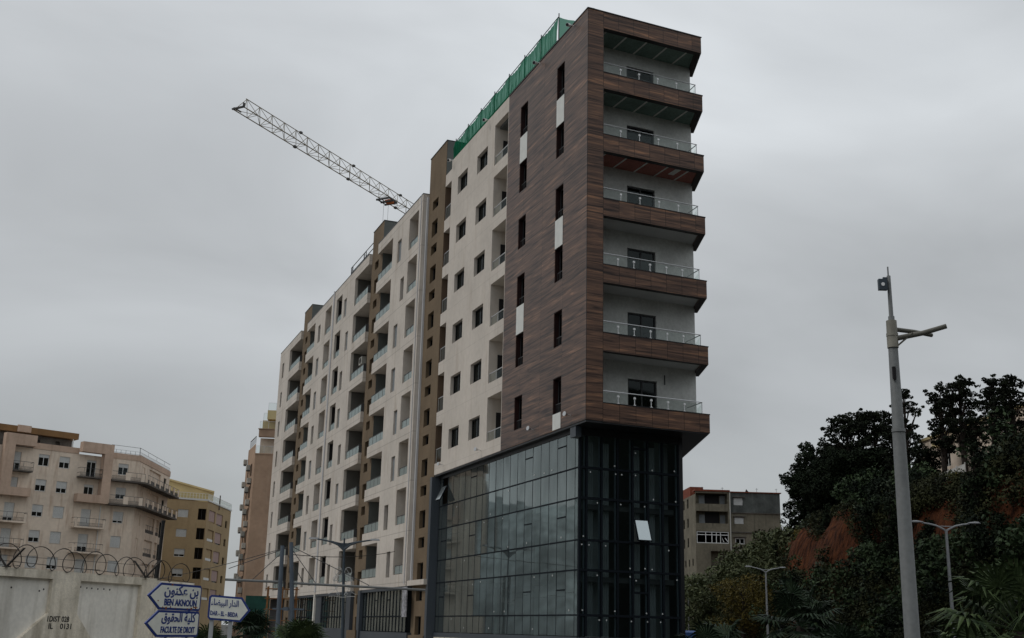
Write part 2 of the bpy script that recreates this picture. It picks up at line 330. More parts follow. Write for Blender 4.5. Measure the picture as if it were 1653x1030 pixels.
def facade(mb, fr, s0, s1, z0, z1, holes, o=0., top=None):
    """wall skin with real openings. hole = (a, b, c, d, depth, back, open_low_s, open_high_s)"""
    H = [tuple(h)+(True, False, False)[len(h)-5:] if len(h) < 8 else h for h in holes]
    S = sorted({round(x, 4) for x in [s0, s1]+[h[0] for h in H]+[h[1] for h in H] if s0-1e-6 <= x <= s1+1e-6})
    Z = sorted({round(x, 4) for x in [z0, z1]+[h[2] for h in H]+[h[3] for h in H] if z0-1e-6 <= x <= z1+1e-6})
    for j in range(len(Z)-1):
        zc = (Z[j]+Z[j+1])/2; run = None
        for i in range(len(S)-1):
            sc = (S[i]+S[i+1])/2
            solid = not any(h[0] < sc < h[1] and h[2] < zc < h[3] for h in H)
            if solid and run is None: run = S[i]
            if (not solid or i == len(S)-2) and run is not None:
                e = S[i] if not solid else S[i+1]
                mb.poly([fr.p(run, o, Z[j]), fr.p(e, o, Z[j]), fr.p(e, o, Z[j+1]), fr.p(run, o, Z[j+1])]); run = None
    for a, b, c, d, dep, back, ol, oh in H:
        i = o-dep
        mb.poly([fr.p(a, o, c), fr.p(b, o, c), fr.p(b, i, c), fr.p(a, i, c)])
        mb.poly([fr.p(a, o, d), fr.p(b, o, d), fr.p(b, i, d), fr.p(a, i, d)])
        if not ol: mb.poly([fr.p(a, o, c), fr.p(a, i, c), fr.p(a, i, d), fr.p(a, o, d)])
        if not oh: mb.poly([fr.p(b, o, c), fr.p(b, i, c), fr.p(b, i, d), fr.p(b, o, d)])
        if back: mb.poly([fr.p(a, i, c), fr.p(b, i, c), fr.p(b, i, d), fr.p(a, i, d)])
    return mb

def window(parent, fr, a, b, c, d, o, split=1, fm='winframe', gm='pane', fw=.05, shutter=0, name='window', sill=False, pm=None):
    """frame with glass set in an opening; `shutter` = share covered by a roller shutter"""
    m = MB(); t = .06
    m.box(fr, a, b, o, o+t, c, c+fw).box(fr, a, b, o, o+t, d-fw, d).box(fr, a, a+fw, o, o+t, c+fw, d-fw).box(fr, b-fw, b, o, o+t, c+fw, d-fw)
    for k in range(1, split+1): x = a+(b-a)*k/(split+1); m.box(fr, x-fw/2, x+fw/2, o, o+t-.004, c+fw, d-fw)
    w_ = m.build(name, fm, parent)
    g = MB(); g.box(fr, a+fw*.6, b-fw*.6, o+.012, o+.022, c+fw*.6, d-fw*.6)
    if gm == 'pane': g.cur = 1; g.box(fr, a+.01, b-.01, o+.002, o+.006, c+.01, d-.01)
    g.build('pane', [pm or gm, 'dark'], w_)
    if shutter:
        q = MB(); zb = d-(d-c)*shutter; nn = max(3, int((d-zb)/.09))
        for k in range(nn):
            z_ = zb+(d-zb)*k/nn; q.box(fr, a+.02, b-.02, o+t+.004, o+t+.03, z_+.006, z_+(d-zb)/nn)
        q.build('shutter', 'shutter', w_)
    if sill:
        q = MB(); q.box(fr, a-.08, b+.08, o+t+.01, o+t+sill, c-.07, c-.004); q.build('sill', 'pale', w_)
    return w_

def railing(parent, fr, a, b, o, z, h=.5, style='glass', ends=False):
    """balustrade: glass panel between posts with a hand rail"""
    m = MB(); nb = max(1, int((b-a)/1.05+.5))
    m.box(fr, a, b, o-.02, o+.02, z+h-.03, z+h)
    for k in range(nb+1):
        x = a+.03+(b-a-.06)*k/nb; m.box(fr, x-.015, x+.015, o-.015, o+.015, z, z+h-.03)
    r = m.build('railing', 'steel' if style != 'frost' else 'rail_dark', parent)
    g = MB(); g.box(fr, a+.02, b-.02, o-.004, o+.004, z+.03, z+h-.05); g.build('glass_panel', 'frost' if style == 'frost' else 'clear', r)
    return r

# ------------------------------------------------------------------ ground
hx = lambda X, Y: (X, Y)
def hill_h(x, y):
    xs = [-1e4, 23.5, 25.5, 27.5, 29.2, 30.2, 32.0, 34.5, 60, 140, 1e4]; hs = [0, 0, 1.6, 5.4, 8.0, 11.0, 12.9, 13.4, 16.5, 18, 18]
    h = np.interp(x + .9*np.sin(y*.13)+.6*np.sin(y*.37+1), xs, hs)
    fade = np.clip((158-y)/22, 0, 1); fade = fade*fade*(3-2*fade); lo = 1+np.clip((26-y)/40, 0, 1.3)*np.clip((x-30)/8, 0, 1)  # lo: unseen rise behind the camera, added to darken the corner glass reflection
    h2 = np.interp(x, [-1e4, 22, 30, 60, 200], [0, 0, 3.0, 9, 12])*np.clip((y-120)/25, 0, 1)
    return np.maximum(h*fade*lo, h2)
m = MB(); m.poly([(-3000, -3000, -.02), (3000, -3000, -.02), (3000, 3000, -.02), (-3000, 3000, -.02)]); tag(m.build('ground', 'soil'), kind='structure')
m = MB(); m.prism([(-16, -60), (15.5, -60), (19.5, 30), (17, 260), (10.5, 260), (9.5, 60), (0, 32), (-16, 26)], -.016, 0.0); tag(m.build('road', 'asphalt'), kind='structure')
m = MB()
for k in range(14): y = -40+k*8; m.prism([(3, y), (3.15, y), (3.15, y+3), (3, y+3)] if y < 24 else [(14.2, y), (14.35, y), (14.35, y+3), (14.2, y+3)], .002, .006)
tag(m.build('road_marking', 'white_line'), kind='structure')
m = MB(); m.prism([(16.2, -60), (22.5, -60), (23, 30), (22.2, 260), (17.7, 260), (20.2, 30)], -.01, .13); tag(m.build('pavement', 'pave'), kind='structure')
m = MB(); m.prism([(-40, 27), (-2, 33), (8.6, 62), (9.6, 130), (-40, 140)], -.01, .12); tag(m.build('forecourt', 'pave'), kind='structure')

# hill on the right
xs = np.concatenate([np.arange(20, 42, .45), np.arange(42, 140, 4)]); ys = np.concatenate([np.arange(-120, 30, 6), np.arange(30, 175, .9), np.arange(175, 320, 8)])
X, Y = np.meshgrid(xs, ys); Hh = hill_h(X, Y)
nz = sum(np.sin(X*a+Y*b+c)*d for a, b, c, d in ((1.3, .7, 0, .28), (2.9, -1.7, 1, .16), (.6, 2.3, 2, .22), (4.1, 3.3, 4, .08)))
Hh = np.where(Hh > .3, Hh+nz*np.clip(Hh/4, 0, 1), Hh-.05)
V = np.stack([X.ravel(), Y.ravel(), Hh.ravel()], 1).tolist(); nx = len(xs)
F = [(j*nx+i, j*nx+i+1, (j+1)*nx+i+1, (j+1)*nx+i) for j in range(len(ys)-1) for i in range(nx-1)]
mh = bpy.data.materials.new('red_earth'); mh.use_nodes = True; t = mh.node_tree; b = t.nodes['Principled BSDF']; b.inputs['Roughness'].default_value = .95; b.inputs['Specular IOR Level'].default_value = .1
tcn = t.nodes.new('ShaderNodeTexCoord'); mm = t.nodes.new('ShaderNodeMapping'); mm.inputs['Scale'].default_value = (1, 1.6, .5); t.links.new(tcn.outputs['Object'], mm.inputs[0])
na = t.nodes.new('ShaderNodeTexNoise'); na.inputs['Scale'].default_value = 1.3; na.inputs['Detail'].default_value = 8; na.inputs['Roughness'].default_value = .65; t.links.new(mm.outputs[0], na.inputs[0])
ra = t.nodes.new('ShaderNodeValToRGB'); t.links.new(na.outputs[0], ra.inputs[0]); ra.color_ramp.elements[0].position = .34; ra.color_ramp.elements[0].color = (.014, .0055, .004, 1); ra.color_ramp.elements[1].position = .68; ra.color_ramp.elements[1].color = (.115, .040, .016, 1)
sy = t.nodes.new('ShaderNodeSeparateXYZ'); t.links.new(tcn.outputs['Object'], sy.inputs[0]); ry = t.nodes.new('ShaderNodeMapRange'); ry.inputs[1].default_value = 52; ry.inputs[2].default_value = 40; t.links.new(sy.outputs[1], ry.inputs[0])
gx_ = t.nodes.new('ShaderNodeMix'); gx_.data_type = 'RGBA'; gx_.inputs[7].default_value = (.016, .022, .014, 1); t.links.new(ry.outputs[0], gx_.inputs[0]); t.links.new(ra.outputs[0], gx_.inputs[6]); t.links.new(gx_.outputs[2], b.inputs['Base Color'])  # unseen near end coloured dark green so the corner glass mirrors it dark
bp = t.nodes.new('ShaderNodeBump'); bp.inputs['Distance'].default_value = .5; t.links.new(na.outputs[0], bp.inputs['Height']); t.links.new(bp.outputs[0], b.inputs['Normal'])
me = bpy.data.meshes.new('hill'); me.from_pydata(V, [], F); me.materials.append(mh); me.polygons.foreach_set('use_smooth', [True]*len(F)); hill = bpy.data.objects.new('hill', me); COL.objects.link(hill); tag(hill, kind='structure')
# far hills all round, seen mirrored in the glass
m = MB(); P = []
for k in range(73):
    a = radians(-170+k*2.2); r = 330+60*sin(k*.7); h = 30+8*sin(k*.53)+4*sin(k*1.31)+2.5*sin(k*3.7); P.append((sin(a)*r, cos(a)*r, h))
for p, q in zip(P[:-1], P[1:]):
    if p[0] > -150 and p[1] > 120: continue
    if p[0] > 0: continue
    m.poly([(p[0]*.8, p[1]*.8, -1), (q[0]*.8, q[1]*.8, -1), q, p]); m.poly([p, q, (q[0]*1.5, q[1]*1.5, q[2]*1.1), (p[0]*1.5, p[1]*1.5, p[2]*1.1)])
tag(m.build('far_hills', 'farhill'), kind='structure')

# ------------------------------------------------------------------ corner building (wood cladding, glass base)
AX, AY = 3.21843, 47.89198
aL = radians(-21.2012); RZ = pi/2 - aL                                   # local x runs along the left facade
dLw = Vector((sin(aL), cos(aL))); nLw = Vector((-dLw.y, dLw.x))
T = empty('apartment_tower', (AX, AY, 0), RZ, 'tall corner apartment building with brown wood-look cladding above a dark glass base', 'building')
FL = Fr((0, 0), (1, 0), (0, 1)); FRR = Fr((0, 0), (.0502, -.9987), (-.9987, -.0502))
Bp = FRR.p(6.25, 0, 0); FS = Fr((Bp[0], Bp[1]), (.9374, -.348), (-.348, -.9374))
xy = lambda fr, a, o: fr.p(a, o, 0)[:2]
def isect(f1, o1, f2, o2):
    p = Vector(xy(f1, 0, o1)); q = Vector(xy(f2, 0, o2)); d, e = f1.d, f2.d
    k = ((q-p).x*e.y-(q-p).y*e.x)/(d.x*e.y-d.y*e.x); r = p+d*k; return (r.x, r.y)
ZT = 29.9; ZB = 10.42
# wood wall on the long side
colA = [(26.7, 28.45), (23.65, 25.28), (20.47, 22.1), (17.4, 19.05), (14.27, 15.95), (11.17, 12.82)]
colB = [(26.7, 28.45), (23.6, 25.23), (20.5, 22.15), (17.43, 19.05), (14.32, 15.98), (11.17, 12.81)]
m = MB(); facade(m, FL, 0, 10.07, ZB, ZT, [(2.62, 3.53, c, d, .32) for c, d in colA]+[(7.3, 8.3, c, d, .32) for c, d in colB])
m.poly([FL.p(0, 0, ZT), FL.p(10.07, 0, ZT), FL.p(10.07, -.3, ZT), FL.p(0, -.3, ZT)]); m.poly([FL.p(0.3, -.3, ZT-1), FL.p(10.07, -.3, ZT-1), FL.p(10.07, -.3, ZT), FL.p(.3, -.3, ZT)])
m.poly([FL.p(0, 0, ZB), FL.p(10.07, 0, ZB), FL.p(10.07, -.3, ZB), FL.p(0, -.3, ZB)])
m.build('wood_cladding', 'wood_long', T)
for a, b, col in ((2.62, 3.53, colA), (7.3, 8.3, colB)):
    for k, (c, d) in enumerate(col):
        q = MB(); q.box(FL, a+.004, a+.03, -.31, -.02, c+.004, d-.004).box(FL, b-.03, b-.004, -.31, -.02, c+.004, d-.004).box(FL, a+.03, b-.03, -.31, -.02, d-.03, d-.004)
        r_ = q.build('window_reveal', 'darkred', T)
        w_ = window(T, FL, a+.03, b-.03, c+.01, d-.03, -.30, 0, fw=.06)
        q = MB(); q.box(FL, a+.05, b-.05, -.14, -.12, c+.45, c+.48)
        for j in range(5): x = a+.1+(b-a-.2)*j/4; q.box(FL, x-.008, x+.008, -.138, -.122, c+.02, c+.45)
        q.build('guard_rail', 'rail_dark', w_)
for a, b, c, d in ((2.63, 3.52, 25.28, 26.7), (2.63, 3.52, 19.05, 20.47), (2.63, 3.52, ZB+.02, 11.17), (7.31, 8.29, 25.23, 26.7), (7.31, 8.29, 15.98, 17.43)):
    q = MB(); q.box(FL, a, b, -.02, .012, c+.004, d-.004); q.build('white_panel', 'whitepanel', T)
# corner pier
q = MB(); q.prism([(.003, -.003), xy(FRR, .84, 0), xy(FRR, .84, -1.74), (1.74, -.02)], ZB, ZT); q.build('corner_pier', 'wood_front', T)
q = MB(); q.box(FL, -.03, 10.1, -.34, .03, ZT+.002, ZT+.05); q.prism([xy(FRR, .05, .03), xy(FRR, 6.28, .03), isect(FRR, -.33, FS, -.3), xy(FRR, .05, -.33)], ZT+.006, ZT+.054); q.build('coping', 'black', T)
# balcony bands, slabs, soffits
tops = [ZT, 26.8, 23.68, 20.56, 17.44, 14.32, 11.2]
inn = isect(FRR, -.3, FS, -.3)
for k, zt in enumerate(tops):
    zb = zt-.82; L_ = 7.95 if k == 6 else 2.5
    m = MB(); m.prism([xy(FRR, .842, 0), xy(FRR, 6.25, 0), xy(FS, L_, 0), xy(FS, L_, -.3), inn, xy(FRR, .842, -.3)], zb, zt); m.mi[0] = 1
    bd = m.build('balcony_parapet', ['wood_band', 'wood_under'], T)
    if k: 
        q = MB(); q.prism([xy(FRR, .845, .02), xy(FRR, 6.27, .02), xy(FS, L_, .02), xy(FS, L_, -.32), inn, xy(FRR, .845, -.32)], zt+.003, zt+.035); q.build('cap_strip', 'black', bd)
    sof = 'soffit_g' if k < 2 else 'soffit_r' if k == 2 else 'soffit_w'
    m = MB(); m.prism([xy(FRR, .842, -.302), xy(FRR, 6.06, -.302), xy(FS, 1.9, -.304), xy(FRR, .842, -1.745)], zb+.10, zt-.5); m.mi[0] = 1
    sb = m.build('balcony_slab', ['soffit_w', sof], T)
    if k < 3:
        q = MB()
        for j in range(5): x = 1.15+j*1.12; q.box(FRR, x, x+.09, -1.72, -.33, zb+.088, zb+.097)
        if k == 2: q.box(FRR, 5.0, 5.3, -1.2, -.5, zb+.085, zb+.094)
        q.build('joint_tape', 'tape', sb)
# balcony back wall with doors
m = MB(); fw_ = [(3.07, 4.6, zt-.5, zt+1.66, .14, False) for zt in tops[1:]]
facade(m, FRR, .84, 6.72, ZB, ZT-.1, fw_, -1.75); m.build('balcony_wall', 'plaster', T)
for k, zt in enumerate(tops[1:]):
    w_ = window(T, FRR, 3.08, 4.59, zt-.49, zt+1.65, -1.87, 1, fw=.07, name='balcony_door')
    if k in (0, 1, 2):
        xs_ = (1.8, 2.8, 3.82, 4.86)
    else: xs_ = (1.64, 2.46, 3.30, 4.16, 5.01)
    q = MB(); q.tube([FRR.p(.88, -.12, zt+.56), FRR.p(5.95, -.12, zt+.56)], .022, 6).tube([FRR.p(5.95, -.12, zt+.56), FRR.p(6.1, -1.7, zt+.56)], .022, 6).tube([FRR.p(5.93, -.12, zt+.03), FRR.p(5.93, -.12, zt+.56)], .02, 6)
    q.cur = 1
    for x in xs_: q.box(FRR, x-.014, x+.014, -.135, -.105, zt+.04, zt+.44); q.box(FRR, x-.05, x+.05, -.15, -.09, zt+.34, zt+.42); q.box(FRR, x-.05, x+.05, -.15, -.09, zt+.04, zt+.09)
    r_ = q.build('railing', ['steel', 'steelw'], T)
    q = MB(); q.box(FRR, .9, 5.92, -.124, -.116, zt+.05, zt+.50); q.box(FS, .35, 1.6, -.33, -.322, zt+.05, zt+.5); q.build('glass_panel', 'clear', r_)
q = MB(); q.tube([FRR.p(5.0, -1.72, 13.2), FRR.p(5.0, -1.72, 12.75)], .03, 6); q.build('hanging_cable', 'rail_dark', T)
# cream wall
wt = [28.30-3.106*k for k in range(6)]
HW = [(a, b, z-1.14, z, .26) for z in wt for a, b in ((13.32, 15.08), (16.76, 18.54))]
bt = [29.05-3.11*k for k in range(6)]
HB = [(10.12, 12.2, z-2.36 if k else z-2.43, z, 1.3) for k, z in enumerate(bt)]
st_ = [28.57, 25.52, 22.52, 19.47, 16.43, 13.37]
HS = [(19.78, 20.98, z-2.28, z, 1.3, True, False, True) for z in st_]
m = MB(); facade(m, FL, 10.07, 20.98, ZB, 29.35, HW+HB+HS); facade(m, FL, 10.07, 19.8, 29.35, ZT, [])
m.poly([FL.p(19.8, 0, 29.35), FL.p(19.8, -.3, 29.35), FL.p(19.8, -.3, ZT), FL.p(19.8, 0, ZT)]); m.poly([FL.p(10.07, 0, ZT), FL.p(19.8, 0, ZT), FL.p(19.8, -.3, ZT), FL.p(10.07, -.3, ZT)])
m.poly([FL.p(19.8, 0, 29.35), FL.p(20.98, 0, 29.35), FL.p(20.98, -.3, 29.35), FL.p(19.8, -.3, 29.35)]); m.poly([FL.p(10.07, 0, ZB), FL.p(20.98, 0, ZB), FL.p(20.98, -.3, ZB), FL.p(10.07, -.3, ZB)])
m.build('cream_wall', 'cream_front', T)
for a, b, c, d, *_ in HW: window(T, FL, a+.01, b-.01, c+.01, d-.01, -.25, 1, fw=.05)
for a, b, c, d, *_ in HB:
    window(T, FL, a+.05, b-.9, c+.01, c+2.0, -1.27, 0, name='balcony_door', fw=.07)
    q = MB(); q.box(FL, b-.035, b-.005, -1.25, -.5, c+.01, c+1.62); q.build('side_doorway', 'dark', T)
    r_ = railing(T, FL, a+.01, b-.01, -.07, c+.02, .52)
for a, b, c, d, *_ in HS:
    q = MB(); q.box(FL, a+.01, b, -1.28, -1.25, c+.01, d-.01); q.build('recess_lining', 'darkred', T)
    railing(T, FL, a+.02, b-.02, -.08, c+.02, .85)
# brown stair tower
def stair_wins(a, b, n=9): return [(a, b, 27.02-3.078*k-1.05, 27.02-3.078*k, .3) for k in range(n)] + [(a, b, 28.45-3.07*k-.62, 28.45-3.07*k, .3) for k in range(n)]
def stair_tower(parent, fr, s0, s1, o, ztop, depth, a, b, zlo=0, right=None):
    m = MB(); Hs = [h for h in stair_wins(a, b) if h[2] > zlo+.2]; facade(m, fr, s0, s1, zlo, ztop, Hs, o)
    for s_ in (s0, s1): m.poly([fr.p(s_, o, zlo), fr.p(s_, o-depth, zlo), fr.p(s_, o-depth, ztop), fr.p(s_, o, ztop)])
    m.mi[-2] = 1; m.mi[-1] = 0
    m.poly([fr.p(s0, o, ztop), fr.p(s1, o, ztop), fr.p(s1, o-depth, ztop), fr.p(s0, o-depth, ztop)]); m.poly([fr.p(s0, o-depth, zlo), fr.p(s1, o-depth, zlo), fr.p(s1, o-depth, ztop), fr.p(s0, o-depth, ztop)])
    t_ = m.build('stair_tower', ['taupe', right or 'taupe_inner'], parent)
    q = MB(); q.box(fr, s0-.03, s1+.03, o-depth-.03, o+.03, ztop+.002, ztop+.05); q.build('coping', 'black', t_)
    for h in Hs: window(parent, fr, h[0]+.01, h[1]-.01, h[2]+.01, h[3]-.01, o-.28, 0 if h[3]-h[2] < .8 else 1, fw=.04)
    return t_
t_ = stair_tower(T, FL, 21.0, 24.42, 0, 31.75, 6, 22.40, 23.58)
q = MB(); q.box(FL, 21.05, 24.42, -6.06, -5.9, ZT-.6, 31.7); q.build('tower_back', 'greyroof', t_)
q = MB(); q.box(FL, 20.985, 20.998, -6, -.02, ZT-.5, 31.74); q.build('tower_flank', 'greyroof', t_)
q = MB(); q.box(FL, 21.0, 24.4, .003, .36, 4.16, 4.46); q.build('ledge', 'cream_front', T)
q = MB(); q.box(FL, 21.2, 24.38, .003, .22, 0, 1.32); q.build('pier_base', 'taupe', T)
q = MB(); q.box(FL, 24.425, 24.62, -.3, .12, 4.4, 29.1); q.build('joint_cover', 'pilaster', T)
# solid core, roof, soffit, side and back walls
core = [(2.2, -1.32), xy(FRR, 1.2, -2.1), xy(FRR, 6.7, -2.1), xy(FS, 1.9, -.3), xy(FS, 26.2, -.3), (24.6, -1.32)]
q = MB(); q.prism(core, ZB, ZT-.75); q.build('main_body', 'cream_front', T)
q = MB(); q.prism([(.02, -.30), (20.9, -.30), (20.9, -1.5), (1.8, -1.5), xy(FRR, .9, -1.7), xy(FRR, .9, -.3)], ZT-1.0, ZT-.8); q.build('roof_slab', 'greyroof', T)
q = MB(); q.prism([(.03, -.03), xy(FRR, 6.2, -.03), xy(FS, 7.9, -.04), xy(FS, 26.2, -.04), (24.5, -.03)], ZB-.10, ZB-.008); q.build('overhang_soffit', 'black', T)
q = MB(); q.box(FL, 1.15, 1.72, -.34, -.06, 9.86, ZB-.11); q.build('junction_box', 'frame', T)
for s_ in (1.56, 5.70, 13.14, 19.5):
    q = MB(); q.tube([FL.p(s_, .01, 29.80), FL.p(s_, .26, 29.78)], .02, 6); q.tube([FL.p(s_+.03, .24, 29.78), FL.p(s_-.10, .40, 29.70)], [.08, .10], 10); q.cur = 1; q.tube([FL.p(s_-.10, .40, 29.70), FL.p(s_-.115, .42, 29.69)], .075, 10); q.build('security_camera', ['steelw', 'black'], T)
for s_ in (1.49, 5.67, 12.95, 19.26):
    q = MB(); q.tube([FL.p(s_, .01, 10.82), FL.p(s_, .22, 10.84)], .02, 6); q.tube([FL.p(s_, .20, 10.84), FL.p(s_-.05, .36, 10.86)], [.05, .11], 10); q.build('flood_light', 'steel', T)
# ---- glass base
GL, GR = -.35, -1.35
G0 = isect(FL, GL, FRR, GR); g0 = G0[0]
sm = [g0, 1.80, 2.72, 3.70, 4.65, 5.62, 6.60, 7.57, 8.55, 9.54, 10.52, 11.55, 12.54, 13.50, 14.45, 15.40, 16.35, 17.35, 18.35, 19.35, 20.25, 20.80]
zm = [1.55, 2.40, 4.25, 5.50, 7.27, 8.58, 10.25]
ventc = {2: (9.68, 6.56, 3.45), 6: (9.68, 6.56, 3.45), 14: (9.68, 6.56, 3.45), 19: (6.56, 3.45)}
def panes(fr, S, Z, o, skip=(), tilt=.004):
    g = MB()
    for i in range(len(S)-1):
        for j in range(len(Z)-1):
            if (i, j) in skip: continue
            a, b, c, d = S[i], S[i+1], Z[j], Z[j+1]; ta, tb = rng.normal(0, tilt, 2)
            f = lambda s_, z_: fr.p(s_, o+ta*(s_-(a+b)/2)+tb*(z_-(c+d)/2), z_)
            g.poly([f(a, c), f(b, c), f(b, d), f(a, d)])
    return g
cw = MB()
for i, s_ in enumerate(sm): cw.box(FL, s_-.016, s_+.016, GL-.05, GL+.006, zm[0], zm[-1]+.1)
for z_ in zm[1:-1]: cw.box(FL, g0, sm[-1], GL-.06, GL+.014, z_-.032, z_+.032)
for i, zs in ventc.items():
    for z_ in zs: cw.box(FL, sm[i]+.02, sm[i+1]-.02, GL-.05, GL+.012, z_-.03, z_+.03)
rm = [.45, .77, 1.51, 2.30, 3.05, 3.82, 4.58, 5.42]
cw2 = MB()
for s_ in rm: cw2.box(FRR, s_-.045, s_+.045, GR-.10, GR+.04, zm[0], zm[-1]+.1)
for z_ in zm[1:-1]: cw2.box(FRR, .45, 5.42, GR-.08, GR+.048, z_-.05, z_+.05)
for z_ in (9.60, 3.39): cw2.box(FRR, 3.10, 3.78, GR-.05, GR+.03, z_-.045, z_+.045)
gw = panes(FL, sm, zm, GL, {(19, 5)}).build('glass_wall', 'curtain', T, label='long glass wall mirroring the sky'); cw.build('mullion_grid', 'mull', gw)
q = panes(FL, [19.35, 20.25], [8.58, 8.66], GL); q.build('sill_pane', 'curtain', gw)
q = MB()
for s_ in rm[1:]: q.box(FRR, s_-.12, s_-.065, GR-.10, GR-.03, zm[0], zm[-1]-.02)
q.build('inner_frame_strip', 'strip', T)
gw2 = panes(FRR, rm, zm, GR, {(4, 3)}).build('glass_wall', 'curtain_dark', T, label='narrow dark glass wall at the street corner'); cw2.build('mullion_grid', 'mull', gw2)
q = panes(FRR, [3.05, 3.82], [6.5, 7.27], GR); q.build('sill_pane', 'curtain_dark', gw2)
# two top-hung windows standing open
def sash(fr, a, b, z1, z0, o, out_, name='open_window'):
    m = MB(); m.hexa([fr.p(a, o+out_, z0), fr.p(b, o+out_, z0), fr.p(b, o+out_+.05, z0+.02), fr.p(a, o+out_+.05, z0+.02), fr.p(a, o, z1), fr.p(b, o, z1), fr.p(b, o+.05, z1), fr.p(a, o+.05, z1)])
    w_ = m.build(name, 'mull', T); g = MB(); e = .045
    f = lambda s_, k: fr.p(s_, o+.056+out_*k, z1+(z0-z1)*k+.01)
    g.poly([f(a+e, .05), f(b-e, .05), f(b-e, .95), f(a+e, .95)]); g.build('pane', MT['sashglass'], w_); return w_
MT['sashglass'] = mat('sash_glass', (.44, .49, .50), .2, spec=1.0, metal=.85)
sash(FL, 19.37, 20.23, 9.69, 8.84, GL, .42); sash(FRR, 3.10, 3.80, 6.50, 5.56, GR, .34)
# frame round the glass, fascia, base
q = MB(); q.box(FL, 20.83, 21.22, GL-.1, .16, 0, 10.30); q.box(FL, g0, 20.83, GL-.1, -.28, 1.28, 1.52); q.box(FRR, .4, 5.6, GR-.1, GR+.07, 1.28, 1.52); q.build('base_frame', 'frame', T)
q = MB(); q.box(FL, g0-.05, 20.83, GL-.3, GL+.06, 0, 1.27); q.box(FRR, .4, 5.55, GR-.3, GR+.06, 0, 1.275); q.build('plinth', 'concrete', T)
q = MB(); q.box(FL, g0, 20.83, GL-.05, GL+.05, 10.14, 10.31); q.box(FRR, .42, 5.5, GR-.12, GR+.06, 9.98, 10.31); q.build('top_fascia', 'black', T)
q = MB(); q.box(FRR, 5.43, 5.62, GR-.3, GR+.06, 0, 10.3); q.prism([xy(FRR, 5.42, GR-.3), xy(FRR, 5.62, GR-.3), (24.5, -13.6), (24.5, -13.4)], 0, 10.3); q.build('side_wall', 'black', T)
ins = [(g0+.25, -.62), xy(FRR, 5.3, GR-.25), (24.3, -13), (24.3, -.62)]
q = MB()
for z_ in (1.1, 4.0, 7.05): q.prism(ins, z_-.22, z_)
q.build('floor_slab', 'inner', T)
q = MB(); q.prism([(7.0, -4.3), (7.0, -8.3), (24.2, -13), (24.2, -4.3)], 0, 10.28); q.build('inner_core', 'inner', T)
q = MB()
for x_, y_ in ((2.6, -1.5), (2.6, -4.9), (8, -1.3), (13.4, -1.3), (18.8, -1.3)): q.prism([(x_, y_), (x_+.45, y_), (x_+.45, y_-.45), (x_, y_-.45)], 0, 10.28)
q.build('inner_column', 'column', T)
q = MB()
for k in range(5):
    a_ = 1.0+.78*k
    for j in range(6): x = a_+.06*j; q.poly([FRR.p(x, GR-.5-.04*(j % 2), 1.2), FRR.p(x+.06, GR-.5-.04*((j+1) % 2), 1.2), FRR.p(x+.06, GR-.5-.04*((j+1) % 2), 9.8), FRR.p(x, GR-.5-.04*(j % 2), 9.8)]) if k != 2 else None
q.build('vertical_blind', 'column', T)
# stickers on new panes
spots = [(FRR, GR+.02, .95, 8.4), (FRR, GR+.02, 1.3, 7.1), (FRR, GR+.02, 2.15, 8.75), (FRR, GR+.02, 2.2, 8.4), (FRR, GR+.02, 2.5, 8.4), (FRR, GR+.02, 3.2, 8.42), (FRR, GR+.02, 4.05, 8.7), (FRR, GR+.02, 5.2, 8.75), (FRR, GR+.02, 4.1, 7.42), (FRR, GR+.02, 5.25, 7.4), (FRR, GR+.02, 2.45, 7.1), (FRR, GR+.02, 3.65, 7.08),
 (FRR, GR+.02, .62, 5.65), (FRR, GR+.02, .55, 5.3), (FRR, GR+.02, .9, 5.3), (FRR, GR+.02, 1.7, 5.3), (FRR, GR+.02, 4.85, 5.25), (FRR, GR+.02, 2.9, 4.4), (FRR, GR+.02, 3.65, 4.42), (FRR, GR+.02, 4.0, 4.4), (FRR, GR+.02, 1.3, 4.05), (FRR, GR+.02, 2.9, 4.05), (FRR, GR+.02, 5.25, 4.0), (FRR, GR+.02, .6, 2.6), (FRR, GR+.02, 2.15, 2.6), (FRR, GR+.02, 3.7, 2.55), (FRR, GR+.02, 4.5, 2.55), (FRR, GR+.02, 1.4, 2.22), (FRR, GR+.02, 1.75, 2.22), (FRR, GR+.02, 2.95, 2.2), (FRR, GR+.02, 3.75, 2.2), (FRR, GR+.02, 4.4, 2.2), (FRR, GR+.02, 3.2, 9.4), (FRR, GR+.02, 3.2, 3.9)]
spots += [(FL, GL+.016, a_, z_) for a_, z_ in ((5.2, 8.75), (4.3, 8.78), (9.7, 8.4), (6.4, 8.8), (12.2, 7.45), (15.8, 7.42), (10.4, 7.1), (13.1, 7.1), (17.6, 8.3), (7.2, 5.7), (9.6, 5.65), (13.4, 4.1), (16, 5.3), (6.2, 4.1), (4.1, 4.1), (3.2, 5.7), (9.9, 2.6), (14.6, 4.0), (6.3, 1.8), (12, 1.8), (2.3, 2.6), (17.9, 2.25), (15.8, 1.8), (11.3, 2.6))]
for fr, o_, a_, z_ in spots:
    q = MB(); r = .035 if fr is FRR else .042; q.poly([fr.p(a_+r*cos(t), o_, z_+r*sin(t)) for t in np.linspace(0, 2*pi, 9)[:-1]]); q.build('sticker', 'sticker', gw2 if fr is FRR else gw)
def toW(fr_s, o, z): q = Vector((AX, AY))+dLw*fr_s+nLw*o; return Vector((q.x, q.y, z))

